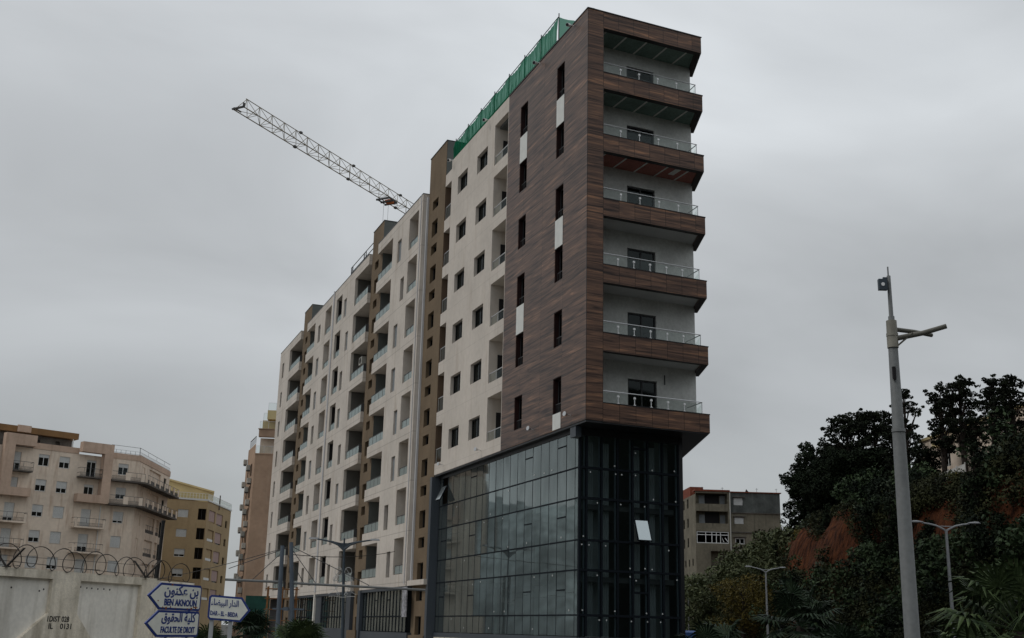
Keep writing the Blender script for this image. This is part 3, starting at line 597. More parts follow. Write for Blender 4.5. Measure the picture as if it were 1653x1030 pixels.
# green debris net on the roof edge
NT = empty('debris_net', tuple(toW(3.7, -.1, ZT)), RZ, 'green scaffolding net stretched on poles along the roof edge of the wood-clad building', 'safety net')
FN = Fr((-3.7, .1), (1, 0), (0, 1)); FN.p = lambda a, o, z: (a-3.7, o+.1, z-ZT)
m = MB(); pts = []
for k in range(141):
    s_ = 3.7+(19.65-3.7)*k/140; zt = 31.42-.30*k/140-.16*abs(sin(k*pi/20))+.03*sin(k*1.9); pts.append((s_, zt))
for (a, za), (b, zb_) in zip(pts[:-1], pts[1:]):
    ia, ib = .07*sin(a*1.7)+.05*sin(a*9.1)+.03*sin(a*23), .07*sin(b*1.7)+.05*sin(b*9.1)+.03*sin(b*23)
    m.poly([FN.p(a, -.02, 29.93), FN.p(b, -.02, 29.93), FN.p(b, -.06+ib, 30.6), FN.p(a, -.06+ia, 30.6)]); m.poly([FN.p(a, -.06+ia, 30.6), FN.p(b, -.06+ib, 30.6), FN.p(b, -.1, zb_), FN.p(a, -.1, za)])
for k in range(8):
    a, b = -.1-k*.28, -.1-(k+1)*.28; m.poly([FN.p(3.7, a, 29.95), FN.p(3.7, b, 29.95), FN.p(3.7, b, 31.42-.05*abs(sin(k+1))), FN.p(3.7, a, 31.42-.05*abs(sin(k)))])
m.build('net_sheet', 'net', NT)
q = MB(); q.box(FN, 3.7, 19.65, -.12, -.08, 30.02, 30.14); q.tube([FN.p(3.7, -.1, 31.4), FN.p(19.65, -.12, 31.1)], .025, 5); q.build('edge_rail', 'hoard', NT)
for k in range(8):
    s_ = 3.7+15.9*k/7; q = MB(); q.tube([FN.p(s_, -.13, 29.2), FN.p(s_, -.13, 31.62-.3*k/7)], .03, 6); q.build('pole', 'rail_dark', NT)
q = MB(); q.tube([FN.p(3.7, -1.4, 29.2), FN.p(3.7, -1.4, 31.6)], .03, 6); q.build('pole', 'rail_dark', NT)

# ------------------------------------------------------------------ long cream block behind
o0 = .35; S0 = 24.66; S1 = 75.25
p0 = toW(S0, 0, 0); Rb = empty('apartment_block', (p0.x, p0.y, 0), RZ, 'long cream apartment block with brown stair towers and stacked balconies, left of the wood-clad building', 'building')
FB = Fr((-S0, 0), (1, 0), (0, 1))
P = 3.06; rows = [26.33-P*k for k in range(8)]            # sill heights
H = []
niA = [(25.5, 27.65, z, z+2.23, 1.2) for z in rows]
niD = [(47.15, 49.25, z, z+2.15, .75) for z in rows]
niE = [(51.15, 53.5, z, z+2.25, 1.3) for z in rows]
wR = [(31.8, 35.95, z, z+2.25, 1.5, True, False, True) for z in rows]
wG = [(57.8, 61.55, z, z+2.25, 1.5, True, False, True) for z in rows]
wB = [(38.55, 42.8, z-.05, z+2.25, 1.3, True, True, False) for z in rows]
wH = [(64.5, 69.9, z, z+2.25, 1.3, True, True, False) for z in rows]
sl1 = [((29.5, 30.45) if k in (0, 2, 3, 6) else (28.45, 29.3))+(z-.12, z+1.5, .35) for k, z in enumerate(rows)]
sl2 = [((44.35, 45.25) if k in (1, 4, 5) else (45.5, 46.4))+(z-.15, z+1.42, .3) for k, z in enumerate(rows)]
sl3 = [((55.4, 56.4))+(z-.05, z+1.55, .3) for k, z in enumerate(rows)]
sl4 = [((72.85, 73.7))+(z+.05, z+1.62, .3) for k, z in enumerate(rows)]
m = MB(); zc = 29.38
facade(m, FB, S0, 35.95, 4.16, zc, niA+sl1+wR, o0)
facade(m, FB, 38.55, 61.55, 4.16, zc, wB+sl2+niD+niE+sl3+wG, o0)
facade(m, FB, 64.5, S1, 4.16, zc, wH+sl4, o0)
for s_ in (S0, 35.95, 38.55, 61.55, 64.5, S1):      # ends of each wall piece and its soffit
    ops = [] if s_ in (S0, S1) else [(z, z+2.25) for z in rows]
    zz = 4.16
    for c, d in sorted(ops): m.poly([FB.p(s_, o0, zz), FB.p(s_, -.2, zz), FB.p(s_, -.2, c), FB.p(s_, o0, c)]); zz = d
    m.poly([FB.p(s_, o0, zz), FB.p(s_, -.2 if s_ != S1 else -14, zz), FB.p(s_, -.2 if s_ != S1 else -14, zc), FB.p(s_, o0, zc)])
for a, b in ((S0, 35.95), (38.55, 61.55), (64.5, S1)):
    for z_ in (4.16, zc): m.poly([FB.p(a, o0, z_), FB.p(b, o0, z_), FB.p(b, -.25, z_), FB.p(a, -.25, z_)])
    m.poly([FB.p(a, -.25, zc-.8), FB.p(b, -.25, zc-.8), FB.p(b, -.25, zc), FB.p(a, -.25, zc)])
m.build('cream_wall', 'cream', Rb)
q = MB()
for a, b in ((S0, 35.9), (38.6, 61.5), (64.55, S1)): q.box(FB, a-.02, b, -.28, o0+.025, zc+.003, zc+.04)
q.build('coping', 'frame', Rb)
q = MB(); q.box(FB, S0+.02, 31.75, -13.9, -1.0, 4.2, zc-.8); q.box(FB, 31.75, 38.5, -13.9, -1.2, 4.2, zc-.8); q.box(FB, 38.5, S1-.03, -13.9, -1.0, 4.2, zc-.8); q.build('main_body', 'cream', Rb)
q = MB(); q.box(FB, 24.7, S1-.03, -13.8, -.5, .0, 4.15); q.build('ground_floor_body', 'dark', Rb)
# brown linings of the wide balconies
for lst, side in ((wR, 'R'), (wG, 'R')):
    for k, h in enumerate(lst):
        q = MB(); q.box(FB, h[0]+.01, h[1]-.46, o0-1.49, o0-1.46, h[2]+.01, h[3]-.01); q.build('balcony_back_wall', 'taupe_inner', Rb)
        railing(Rb, FB, h[0]+.02, h[1]-.03, o0-.10, h[2]+.02, .62, 'frost')
for lst in (wB, wH):
    for k, h in enumerate(lst):
        q = MB(); q.box(FB, h[1]-.62, h[1]-.012, o0-1.28, o0-1.24, h[2]+.01, h[3]-.01); q.box(FB, h[1]-.06, h[1]-.012, o0-1.2, o0-.22, h[2]+.01, h[3]-.01); q.build('balcony_side_wall', 'inner', Rb)
        window(Rb, FB, h[0]+.5, h[1]-.65, h[2]+.01, h[3]-.12, o0-1.27, 2, name='balcony_door', fw=.07)
        railing(Rb, FB, h[0]+.05, h[1]-.03, o0-.10, h[2]+.02, .62, 'frost')
        q = MB(); q.box(FB, h[0]+.0, h[0]+.06, o0-.75, o0-.02, h[2]+.02, h[2]+.62); q.build('side_screen', 'rail_dark', Rb)
for k, h in enumerate(niA):
    railing(Rb, FB, h[0]+.02, h[1]-.02, o0-.12, h[2]+.02, .55, 'frost'); window(Rb, FB, h[0]+.05, h[1]-.8, h[2]+.02, h[3]-.25, o0-1.17, 0, name='balcony_door')
for k, h in enumerate(niD):
    q = MB(); q.box(FB, h[1]-.05, h[1]-.01, o0-.74, o0-.18, h[2]+.6, h[3]-.05); q.build('dark_screen', 'dark', Rb)
    railing(Rb, FB, h[0]+.02, h[1]-.02, o0-.12, h[2]+.02, .6, 'frost'); window(Rb, FB, h[0]+.05, h[1]-.07, h[2]+.02, h[3]-.05, o0-.70, 1, name='balcony_door')
for k, h in enumerate(niE):
    railing(Rb, FB, h[0]+.02, h[1]-.02, o0-.12, h[2]+.02, .55, 'frost'); window(Rb, FB, h[0]+.05, h[1]-.9, h[2]+.02, h[3]-.25, o0-1.27, 0, name='balcony_door')
for lst, blinds in ((sl1, (0, 2, 3, 4, 5)), (sl2, (0, 1, 3, 5)), (sl3, (1, 2, 4, 6)), (sl4, ())):
    for k, h in enumerate(lst):
        if k in blinds:
            q = MB(); q.box(FB, h[0]+.02, h[1]-.02, o0-.16, o0-.12, h[2]+.02, h[3]-.03); q.build('closed_blind', 'blind', Rb)
        else: window(Rb, FB, h[0]+.01, h[1]-.01, h[2]+.01, h[3]-.01, o0-.28, 1, fw=.05)
# air conditioner in one balcony
q = MB(); q.box(FB, 41.0, 41.9, -.45, -.1, rows[2]+1.1, rows[2]+1.7); q.cur = 1; q.tube([FB.p(41.45, -.09, rows[2]+1.4), FB.p(41.45, -.07, rows[2]+1.4)], .22, 14); q.build('air_conditioner', ['acbox', 'dark'], Rb)
stair_tower(Rb, FB, 35.5, 38.58, .10, 31.15, 5, 36.62, 37.66, 0, 'greyroof')
stair_tower(Rb, FB, 61.1, 64.6, .10, 31.2, 5, 62.5, 63.5, 0, 'greyroof')
# vertical joint with down pipe
q = MB(); q.tube([FB.p(50.1, o0+.05, 4.3), FB.p(50.1, o0+.05, zc+.1)], .07, 8); q.build('down_pipe', 'pilaster', Rb)
q = MB(); q.tube([FB.p(24.95, o0+.03, 4.3), FB.p(24.95, o0+.03, zc)], .03, 6); q.build('down_pipe', 'pilaster', Rb)
# ground-floor shop fronts
q = MB(); q.box(FB, 24.66, 36.1, -.2, o0-.02, 3.98, 4.15); q.box(FB, 38.2, 61.0, -.2, o0-.02, 3.98, 4.15); q.box(FB, 35.4, 36.1, -.4, o0+.05, 0, 4.14); q.box(FB, 38.3, 39.6, -.4, o0, 0, 3.97); q.box(FB, 59.6, 61, -.4, o0, 0, 3.97)
q.box(FB, 48.3, 50.2, -.4, o0-.1, 0, 3.97); q.build('shopfront_frame', 'frame', Rb)
q = MB(); q.box(FB, 24.0, 24.95, .4, .46, 2.35, 4.1); q.build('marble_panel', 'marble', Rb)
q = MB(); q.box(FB, 50.2, 50.5, -.2, o0+.06, 0, 4.2); q.build('white_post', 'concrete_in', Rb)
q = MB(); q.box(FB, 24.2, 35.4, -.45, o0-.05, 0, 1.45); q.box(FB, 39.6, 59.6, -.45, o0-.05, 0, 1.6); q.build('plinth', 'frame', Rb)
q = MB(); q.box(FB, 35.9, 38.4, .1, .5, 0, 1.5); q.build('pier_base', 'taupe', Rb)
for a, b, n in ((25.0, 35.4, 14), (39.6, 48.3, 10), (50.5, 59.6, 10)):
    Ss = list(np.linspace(a, b, n+1)); Zs = [1.5, 2.4, 3.98]
    g = panes(FB, Ss, Zs, o0-.22, (), .006).build('shop_window', 'curtain', Rb)
    q = MB()
    for s_ in Ss: q.box(FB, s_-.02, s_+.02, o0-.28, o0-.18, 1.5, 3.98)
    q.box(FB, a, b, o0-.27, o0-.175, 2.36, 2.44); q.box(FB, Ss[1], Ss[2], o0-.27, o0-.18, 3.4, 3.45); q.box(FB, Ss[5], Ss[6], o0-.27, o0-.18, 3.4, 3.45); q.box(FB, Ss[9], Ss[10], o0-.27, o0-.18, 3.4, 3.45)
    q.build('mullion_grid', 'mull', g)
# roof railing of the long block
q0 = toW(39.2, 0, zc); RR = empty('roof_railing', (q0.x, q0.y, zc), RZ, 'black steel guard rail on the roof edge left of the middle brown tower', 'railing')
FQ = Fr((-39.2, 0), (1, 0), (0, 1)); q = MB()
for zz in (30.75, 30.28): q.tube([FQ.p(39.2, -.2, zz-zc), FQ.p(46.9, -.2, zz-zc)], .035, 6)
q.build('rail', 'rail_dark', RR)
for s_ in (39.4, 42.0, 42.6, 46.4, 46.85):
    q = MB(); q.tube([FQ.p(s_, -.2, .04), FQ.p(s_, -.2, 1.4)], .04, 6); q.tube([FQ.p(s_, -.2, .8), FQ.p(s_, -1.0, .04)], .03, 6); q.build('post', 'rail_dark', RR)

# ------------------------------------------------------------------ tower crane behind
CT = Vector((-25.6, 97.0)); cd = Vector((.4575, .8892)); cn = Vector((-cd.y, cd.x)); CZ = 47.6
mast = CT+cd*56; CR = empty('tower_crane', (mast.x, mast.y, 0), 0, 'tower crane whose thin lattice jib reaches out over the long cream block', 'crane')
FC = Fr((CT.x-mast.x, CT.y-mast.y), cd, cn)
def lattice(mb, f, s0, s1, n, wd, z0, h, apex=True, r=.05, rb=.028):
    L_ = lambda s_: f.p(s_, -wd/2, z0); R_ = lambda s_: f.p(s_, wd/2, z0); A_ = lambda s_: f.p(s_, 0, z0+h)
    mb.tube([L_(s0), L_(s1)], r, 5).tube([R_(s0), R_(s1)], r, 5).tube([A_(s0+.8), A_(s1)], r*.8, 5); st = (s1-s0)/n
    for k in range(n):
        a, b, c = s0+k*st, s0+(k+.5)*st, s0+(k+1)*st
        for X_ in (L_, R_): mb.tube([X_(a), A_(b)], rb, 4, False); mb.tube([A_(b), X_(c)], rb, 4, False)
        mb.tube([L_(a), R_(a)], rb, 4, False); mb.tube([L_(a), R_(c)] if k % 2 else [R_(a), L_(c)], rb, 4, False)
m = MB(); lattice(m, FC, 0, 56, 30, 1.25, CZ, 1.35, r=.052, rb=.026); jb = m.build('jib', 'craney', CR)
q = MB(); q.box(FC, -.25, -.1, -.68, .68, CZ-.07, CZ+.07); q.box(FC, -.25, 0, -.68, -.6, CZ-.05, CZ+.4); q.box(FC, -.1, .9, .5, .62, CZ+.1, CZ+.2); q.build('jib_end_frame', 'craned', jb)
for s_ in (9, 18.2, 27.5):
    q = MB(); q.box(FC, s_, s_+.35, .52, .75, CZ-.1, CZ+.12); q.box(FC, s_, s_+.3, -.12, .12, CZ+1.3, CZ+1.5); q.build('jib_joint', 'craned', jb)
q = MB(); q.box(FC, 24.2, 25.6, -.8, -.7, CZ-.28, CZ-.14); q.box(FC, 24.2, 25.6, .7, .8, CZ-.28, CZ-.14)
for s_ in (24.0, 24.9, 25.7): q.box(FC, s_, s_+.16, -.8, .8, CZ-.38, CZ-.2)
q.cur = 1; q.box(FC, 25.0, 25.9, -.45, .3, CZ-.36, CZ-.04)
tr = q.build('trolley', ['craned', 'craneo'], CR)
q = MB()
for s_ in (24.4, 25.3): q.tube([FC.p(s_, 0, CZ-.3), FC.p(s_, 0, 31)], .014, 4)
q.build('hoist_rope', 'wire', tr)
q = MB(); q.box(FC, 24.3, 25.4, -.15, .15, 30.3, 31); q.tube([FC.p(24.85, 0, 30.3), FC.p(24.85, 0, 29.9), FC.p(25.05, 0, 29.7), FC.p(24.85, 0, 29.5)], .07, 6); q.build('hook_block', 'craneo', tr)
m = MB()
for dx, dy in ((-.8, -.8), (.8, -.8), (.8, .8), (-.8, .8)): m.tube([(dx, dy, 0), (dx, dy, CZ-.2)], .09, 5)
c4 = [(-.8, -.8), (.8, -.8), (.8, .8), (-.8, .8)]
for k in range(26):
    z0_, z1_ = k*1.82, (k+1)*1.82
    for i in range(4): a, b = c4[i], c4[(i+1) % 4]; m.tube([(*a, z0_), (*b, z1_)], .04, 4, False); m.tube([(*a, z1_), (*b, z1_)], .04, 4, False)
m.build('mast', 'craney', CR)
m = MB(); lattice(m, FC, 56.5, 68, 6, 1.25, CZ, 1.2); m.box(FC, 65.5, 68, -.8, .8, CZ-1.6, CZ-.1); m.build('counter_jib', 'craney', CR)

# ------------------------------------------------------------------ pale apartment house on the left
def rotb(az): return pi/2-radians(az)
BO = (-46.00065771, 142.77233447)
PB = empty('apartment_house', (*BO, 0), 0, 'pale salmon-trimmed apartment house with balconies and brown roof band at the left edge', 'building')
FP = Fr((0, 0), (-.7313537, -.68199836), (.68199836, -.7313537)); FQ = Fr((0, 0), (-.0348995, .99939083), (.99939083, .0348995))
pr = [18.48, 15.58, 12.65, 9.75, 6.85, 3.95]       # window sill levels minus
cols = [(11.21, 12.47), (8.73, 10.0), (1.35, 2.65)]
Hw = []
shut = {(0, 0): .28, (0, 1): .5, (0, 2): .35, (1, 0): .5, (1, 1): .6, (1, 2): .62, (2, 0): .62, (2, 1): .98, (2, 2): .8, (3, 0): .62, (3, 1): .98, (3, 2): .98, (4, 0): .98, (4, 1): .7, (4, 2): .98}
for r in range(5):
    zt = 20.5-2.93*r
    for c, (a, b) in enumerate(cols): Hw.append((a, b, zt-1.37, zt, .18, r, c))
Hd = []
for r in range(5):
    zt = 20.47-2.93*r
    for c, (a, b) in enumerate(((14.5, 15.65), (5.45, 6.65))): Hd.append((a, b, zt-2.12 if r != 1 else zt-1.3, zt, .2, r, c+3))
m = MB(); facade(m, FP, 0, 20.5, 0, 21.05, [h[:5] for h in Hw+Hd], 0); m.build('wall', 'pale', PB)
for a, b, c, d, dep, r, k in Hw: window(PB, FP, a, b, c, d, -.16, 1, 'winwhite', fw=.07, shutter=shut.get((r, k), .5), sill=.1)
for a, b, c, d, dep, r, k in Hd: window(PB, FP, a, b, c, d, -.18, 1, 'winwhite', fw=.07, shutter={(0, 3): .62, (1, 3): .99, (2, 3): .8, (3, 3): .98, (4, 3): .9, (0, 4): .12, (1, 4): .25, (2, 4): .98, (3, 4): .7, (4, 4): .98}[(r, k)], name='balcony_door')
for a, b in ((7.75, 13.2), (17.2, 20.5), (-.05, 3.8)): q = MB(); q.box(FP, a, b, -.2, .05, 21.055, 21.75); q.build('roof_band', 'salmon', PB)
def frame_bay(a_out, a_in, b_out, ztop, zin, zbot):
    q = MB(); q.box(FP, a_out, b_out, .06, 1.0, zin, ztop)                       # canopy
    q.box(FP, *sorted((a_out, a_in)), .06, 1.0, zbot, zin-.004); q.box(FP, *sorted((a_in, b_out)), .06, 1.0, zbot, zbot+.95)
    return q.build('balcony_frame', 'salmon', PB)
frame_bay(16.8, 15.62, 13.25, 22.42, 21.15, 15.35); frame_bay(3.86, 4.94, 7.75, 22.5, 21.28, 15.35)
def iron_rail(parent, fr, a, b, o, z, h=1.0, mat_='rail_dark', step=.14, ends=0):
    q = MB(); q.box(fr, a, b, o-.02, o+.02, z+h-.04, z+h); q.box(fr, a, b, o-.015, o+.015, z+.08, z+.11); q.box(fr, a, b, o-.012, o+.012, z+.42, z+.44)
    n = int((b-a)/step)
    for k in range(n+1):
        x = a+(b-a)*k/n; q.box(fr, x-.016, x+.016, o-.012, o+.012, z, z+(h-.04 if k % 8 == 0 else .43))
    if ends:
        for x in (a, b): q.box(fr, x-.02, x+.02, o-ends, o, z+h-.04, z+h); q.box(fr, x-.012, x+.012, o-ends, o, z+.40, z+.43)
    return q.build('railing', mat_, parent)
for a, b, zf, wood_ in ((13.3, 15.58, 18.3, 0), (5.0, 7.7, 18.4, 0)):
    q = MB(); q.box(FP, a, b, .0, 1.0, zf-.16, zf); q.build('balcony_slab', 'darkwall', PB); iron_rail(PB, FP, a, b, .97, zf, ends=.95)
for a, b in ((13.32, 17.4), (3.95, 7.7)):
    for r, zf in ((2, 12.5), (3, 9.55), (4, 6.6)):
        q = MB(); q.box(FP, a, b, 0, 1.0, zf-.18, zf); q.box(FP, a, a+.3, .9, 1.0, zf, zf+.8); q.box(FP, b-.3, b, .9, 1.0, zf, zf+.8); q.build('balcony_slab', 'pale', PB); iron_rail(PB, FP, a, b, .98, zf, ends=.95)
# wrapped galleries round the corner
for zf in (18.40, 15.5):
    q = MB(); q.prism([FP.p(3.8, 0, 0)[:2], FP.p(3.8, 1.15, 0)[:2], FP.p(-.5, 1.15, 0)[:2], FQ.p(.2, 1.25, 0)[:2], FQ.p(16.3, 1.25, 0)[:2], FQ.p(16.3, 0, 0)[:2], (0, 0)], zf-.2, zf); g = q.build('gallery_slab', 'darkwall', PB)
    iron_rail(PB, FP, -.45, 3.8, 1.1, zf); iron_rail(PB, FQ, .3, 16.2, 1.2, zf)
    for a, b in ((1.45, 2.1), (-.4, .1)): q = MB(); q.box(FP, a, b, 1.06, 1.16, zf+.002, zf+.92); q.build('gallery_panel', 'pale', PB)
    for k in range(7): q = MB(); q.box(FQ, .9+k*2.45, 1.45+k*2.45, 1.16, 1.26, zf+.002, zf+.92); q.build('gallery_panel', 'pale', PB)
# side facade
Hs = []
for r in range(5):
    zt = 20.55-2.93*r
    Hs += [(1.5, 2.9, zt-1.0 if r == 0 else zt-1.35, zt, .2), (12.3, 13.6, zt-2.05, zt, .2)]
    if r in (0, 1): Hs.append((4.9, 10.6, zt-2.05, zt+.15, 1.4))
    else: Hs += [(5.7, 9.7, zt-1.95, zt+.1, 1.4), (10.6, 12.1, zt-1.95, zt+.1, 1.4)]
m = MB(); facade(m, FQ, 0, 15.2, 0, 21.05, Hs, 0); m.build('side_wall', 'pale', PB)
for h in Hs:
    if h[4] < 1: window(PB, FQ, h[0], h[1], h[2], h[3], -.18, 1, 'winframe', fw=.06, shutter=.5 if h[0] < 2 else 0)
    else:
        window(PB, FQ, h[0]+.5, h[0]+min(2, h[1]-h[0]-.2), h[2]+.02, h[3]-.3, -1.37, 1, 'winwhite', fw=.07, shutter=.8, name='balcony_door')
        if h[2] < 14: iron_rail(PB, FQ, h[0], h[1], -.05, h[2])
q = MB(); q.box(FQ, -.05, 15.25, -.25, .06, 21.06, 21.78); q.build('roof_band', 'salmon', PB)
iron_rail(PB, FQ, 0, 15.2, -.1, 21.79, .95, step=.5); iron_rail(PB, FP, 0, 3.75, -.1, 21.76, .95, step=.6)
q = MB(); q.prism([(-.02, .3), FQ.p(15.2, -.3, 0)[:2], (-26, 16), FP.p(20.4, -14, 0)[:2], FP.p(20.4, -.3, 0)[:2], FP.p(.3, -.3, 0)[:2]], 0.02, 21.0); q.build('main_body', 'pale', PB)
m = MB(); facade(m, FP, 8.1, 20, 21.0, 22.8, [(11.97, 12.48, 21.97, 22.36, .3), (9.57, 10.12, 21.98, 22.44, .3)], -1.6)
[m.poly([FP.p(x, -1.6, 21), FP.p(x, -8, 21), FP.p(x, -8, 22.8), FP.p(x, -1.6, 22.8)]) for x in (8.1, 20)]; m.poly([FP.p(20.5, 0, 0), FP.p(20.5, -14, 0), FP.p(20.5, -14, 21.05), FP.p(20.5, 0, 21.05)]); ph = m.build('penthouse', 'darkwall', PB)
q = MB(); q.box(FP, 7.6, 20.6, -9, -1.0, 22.9, 23.62); q.build('roof', 'rooftile', ph)
q = MB(); q.box(FP, 13.4, 15.0, -1.05, -.9, 22.95, 23.75); q.build('roof_patch', 'salmon', ph)
q = MB(); q.tube([FP.p(8.2, -1.1, 21.7), FP.p(8.2, -1.1, 22.9)], .07, 6); q.build('post', 'winwhite', ph)
q = MB(); q.tube([FP.p(4.35, .08, 4), FP.p(4.35, .08, 15.2)], .06, 6); q.build('down_pipe', 'winwhite', PB)

# ------------------------------------------------------------------ ochre apartment house
OO = (-43.92276177, 169.39832053); OB = empty('apartment_house', (*OO, 0), 0, 'ochre apartment house with pink blinds and white roof railing, behind the white road signs', 'building')
FO = Fr((0, 0), (-.88294759, -.46947156), (.46947156, -.88294759)); FO2 = Fr((0, 0), (0, 1), (1, 0))
Hm = []; Hb = []; 
for r in range(5):
    zt = 17.62-2.8*r; Hm.append((2.7, 4.2, zt-1.12, zt, .2)); Hb.append((.12, 1.3, zt-1.35, zt+.28, .4))
m = MB(); facade(m, FO, 1.9, 7.2, 0, 19.05, Hm, 0); facade(m, FO, 0, 1.4, 0, 18.95, Hb, .0); m.poly([FO.p(1.4, 0, 0), FO.p(1.9, .0, 0), FO.p(1.9, .0, 19.0), FO.p(1.4, 0, 19.0)]); facade(m, FO, 7.2, 14, 0, 18.9, [], -.8); m.poly([FO.p(7.2, 0, 0), FO.p(7.2, -.8, 0), FO.p(7.2, -.8, 19.05), FO.p(7.2, 0, 19.05)])
m.build('wall', 'ochre', OB)
for k, h in enumerate(Hm): window(OB, FO, *h[:4], -.17, 1, 'winwhite', fw=.07, shutter=(.99, .99, .72, .65, .5)[k])
for k, h in enumerate(Hb): window(OB, FO, *h[:4], -.37, 1, 'winframe', fw=.06)
Hs = []
for r in range(5):
    zt = 17.95-2.8*r; Hs += [(1.2, 4.9, zt-1.8, zt-.05, .25), (5.7, 9.6, zt-1.85, zt-.1, .25), (11.4, 12.7, zt-1.8, zt-.7, .25)]
m = MB(); facade(m, FO2, 0, 14.6, 0, 18.98, Hs, 0); m.build('side_wall', 'ochre', OB)
for k, h in enumerate(Hs):
    w_ = window(OB, FO2, *h[:4], -.22, 1, 'winframe', fw=.06)
    if k % 3 == 1 or k == 0:
        q = MB(); q.box(FO2, h[0]+.1, h[1]-.1, -.14, -.1, h[2]+.2, h[3]-.02); q.build('blind', 'pinkblind', w_)
    if k % 3 == 0 and k: q = MB(); q.box(FO2, h[0]+.1, h[1]-.1, -.12, -.1, h[2]+.1, h[2]+.45); q.build('inner_rail', 'winwhite', w_)
q = MB(); q.prism([(-.1, .35), FO2.p(14.5, -.3, 0)[:2], (-14, 20), FO.p(13.9, -1, 0)[:2], FO.p(.3, -.45, 0)[:2]], .02, 18.9); q.build('main_body', 'ochre', OB)
q = MB(); q.box(FO, -.1, 7.3, -.2, .12, 19.06, 19.3); q.box(FO2, 0, 14.7, -.2, .12, 19.03, 19.25); q.build('parapet', 'winwhite', OB)
for fr, L_ in ((FO, 7.2), (FO2, 14.6)):
    q = MB(); q.box(fr, 0, L_, .0, .04, 20.05, 20.1); q.box(fr, 0, L_, .0, .03, 19.7, 19.72)
    n = int(L_/.45)
    for k in range(n+1): x = L_*k/n; q.box(fr, x-.02, x+.02, .0, .04, 19.26, 20.05)
    q.build('roof_railing', 'winwhite', OB)
    g = MB(); g.box(fr, .05, L_-.05, .01, .02, 19.3, 20.0); g.build('roof_screen', 'clear', OB)
q = MB(); q.tube([FO2.p(6.5, .1, 18.4), FO2.p(6.5, .1, 20.6)], .09, 6); q.build('roof_post', 'darkwall', OB)
YB = MB(); YB.hexa([(-66, 183, 0), (-46.4, 182, 0), (-49.5, 193, 0), (-70, 196, 0), (-66, 183, 26.6), (-46.4, 182, 21.6), (-49.5, 193, 21.9), (-70, 196, 26.9)]); YB.hexa([(-66.1, 182.8, 26.62), (-46.3, 181.8, 21.62), (-49.4, 193.1, 21.92), (-70, 196.1, 26.92), (-66.1, 182.8, 26.9), (-46.3, 181.8, 21.9), (-49.4, 193.1, 22.2), (-70, 196.1, 27.2)])
yb = YB.build('yellow_house', 'yellow'); tag(yb, 'plain yellow wall and sloping roof edge showing above the ochre apartment house', 'building')

# ------------------------------------------------------------------ terracotta apartment house with air conditioners
KO = (-32.49129794, 146.43877751); KB = empty('apartment_house', (*KO, 0), 0, 'terracotta apartment house with air conditioners on its edge, just left of the long cream block', 'building')
FK = Fr((0, 0), (.9961947, .08715574), (.08715574, -.9961947)); FK2 = Fr((0, 0), (-.34202014, .93969262), (-.93969262, -.34202014))
m = MB(); facade(m, FK, 0, 9, 0, 22.8, [], 0); m.poly([FK.p(0, 0, 22.8), FK.p(9, 0, 22.8), FK.p(9, -1.8, 22.8), FK.p(0, -1.8, 22.8)]); m.build('gable_wall', 'pinkwall', KB)
q = MB(); q.box(FK, -.05, 9, -.15, .06, 22.81, 22.95); q.box(FK, .2, 9, -1.0, -.2, 25.15, 26.1); q.box(FK, .1, 9, -2.6, -.1, 26.105, 26.2); q.build('terrace_slab', 'pinkwall', KB)
m = MB(); facade(m, FK, .3, 9, 22.8, 25.14, [], -1.6); m.poly([FK.p(.3, -1.6, 22.8), FK.p(.3, -6, 22.8), FK.p(.3, -6, 25.14), FK.p(.3, -1.6, 25.14)]); m.build('upper_wall', 'pale', KB)
q = MB(); q.box(FK, .35, 9, -6, -2.2, 26.2, 27.6); q.box(FK, 1.0, 9, -5, -1.2, 27.62, 28.8); q.build('penthouse', 'yellow', KB)
for a, b, o_, z_ in ((.05, 9, .02, 22.96), (.25, 9, -.25, 26.2), (.4, 2, -2.1, 27.62), (1.05, 9, -1.15, 28.82)):
    railing(KB, FK, a, b, o_, z_, .95)
Hk = []; 
for r in range(7): zt = 21.9-2.85*r; Hk += [(2.2, 3.6, zt-1.6, zt, .2), (5.2, 6.4, zt-1.6, zt, .2)]
m = MB(); facade(m, FK2, 0, 7.0, 0, 24.2, Hk, 0); m.build('side_wall', 'pinkwall', KB)
for h in Hk: window(KB, FK2, *h[:4], -.17, 0, 'winframe')
q = MB(); q.prism([FK.p(.05, -.3, 0)[:2], FK.p(8.9, -.3, 0)[:2], (9.5, 12), (-3.8, 12), FK2.p(6.9, -.3, 0)[:2]], .02, 22.7); q.build('main_body', 'pinkwall', KB)
q = MB(); q.tube([FK2.p(0, .05, 25.1), FK2.p(5, .05, 25.1)], .05, 6)
for k in range(6): q.tube([FK2.p(k, .05, 24.2), FK2.p(k, .05, 25.1)], .03, 5)
q.build('roof_railing', 'rail_dark', KB)
for r in range(6):
    for s_, zo in ((6.75, 23.0-2.97*r), (3.6, 21.9-2.85*r), (1.7, 20.0-2.75*r)):
        q = MB(); q.box(FK2, s_, s_+.8, .06, .5, zo-.7, zo-.05); q.cur = 1; q.box(FK2, s_, s_+.8, .02, .45, zo-.82, zo-.75); q.build('air_conditioner', ['acbox', 'rail_dark'], KB)

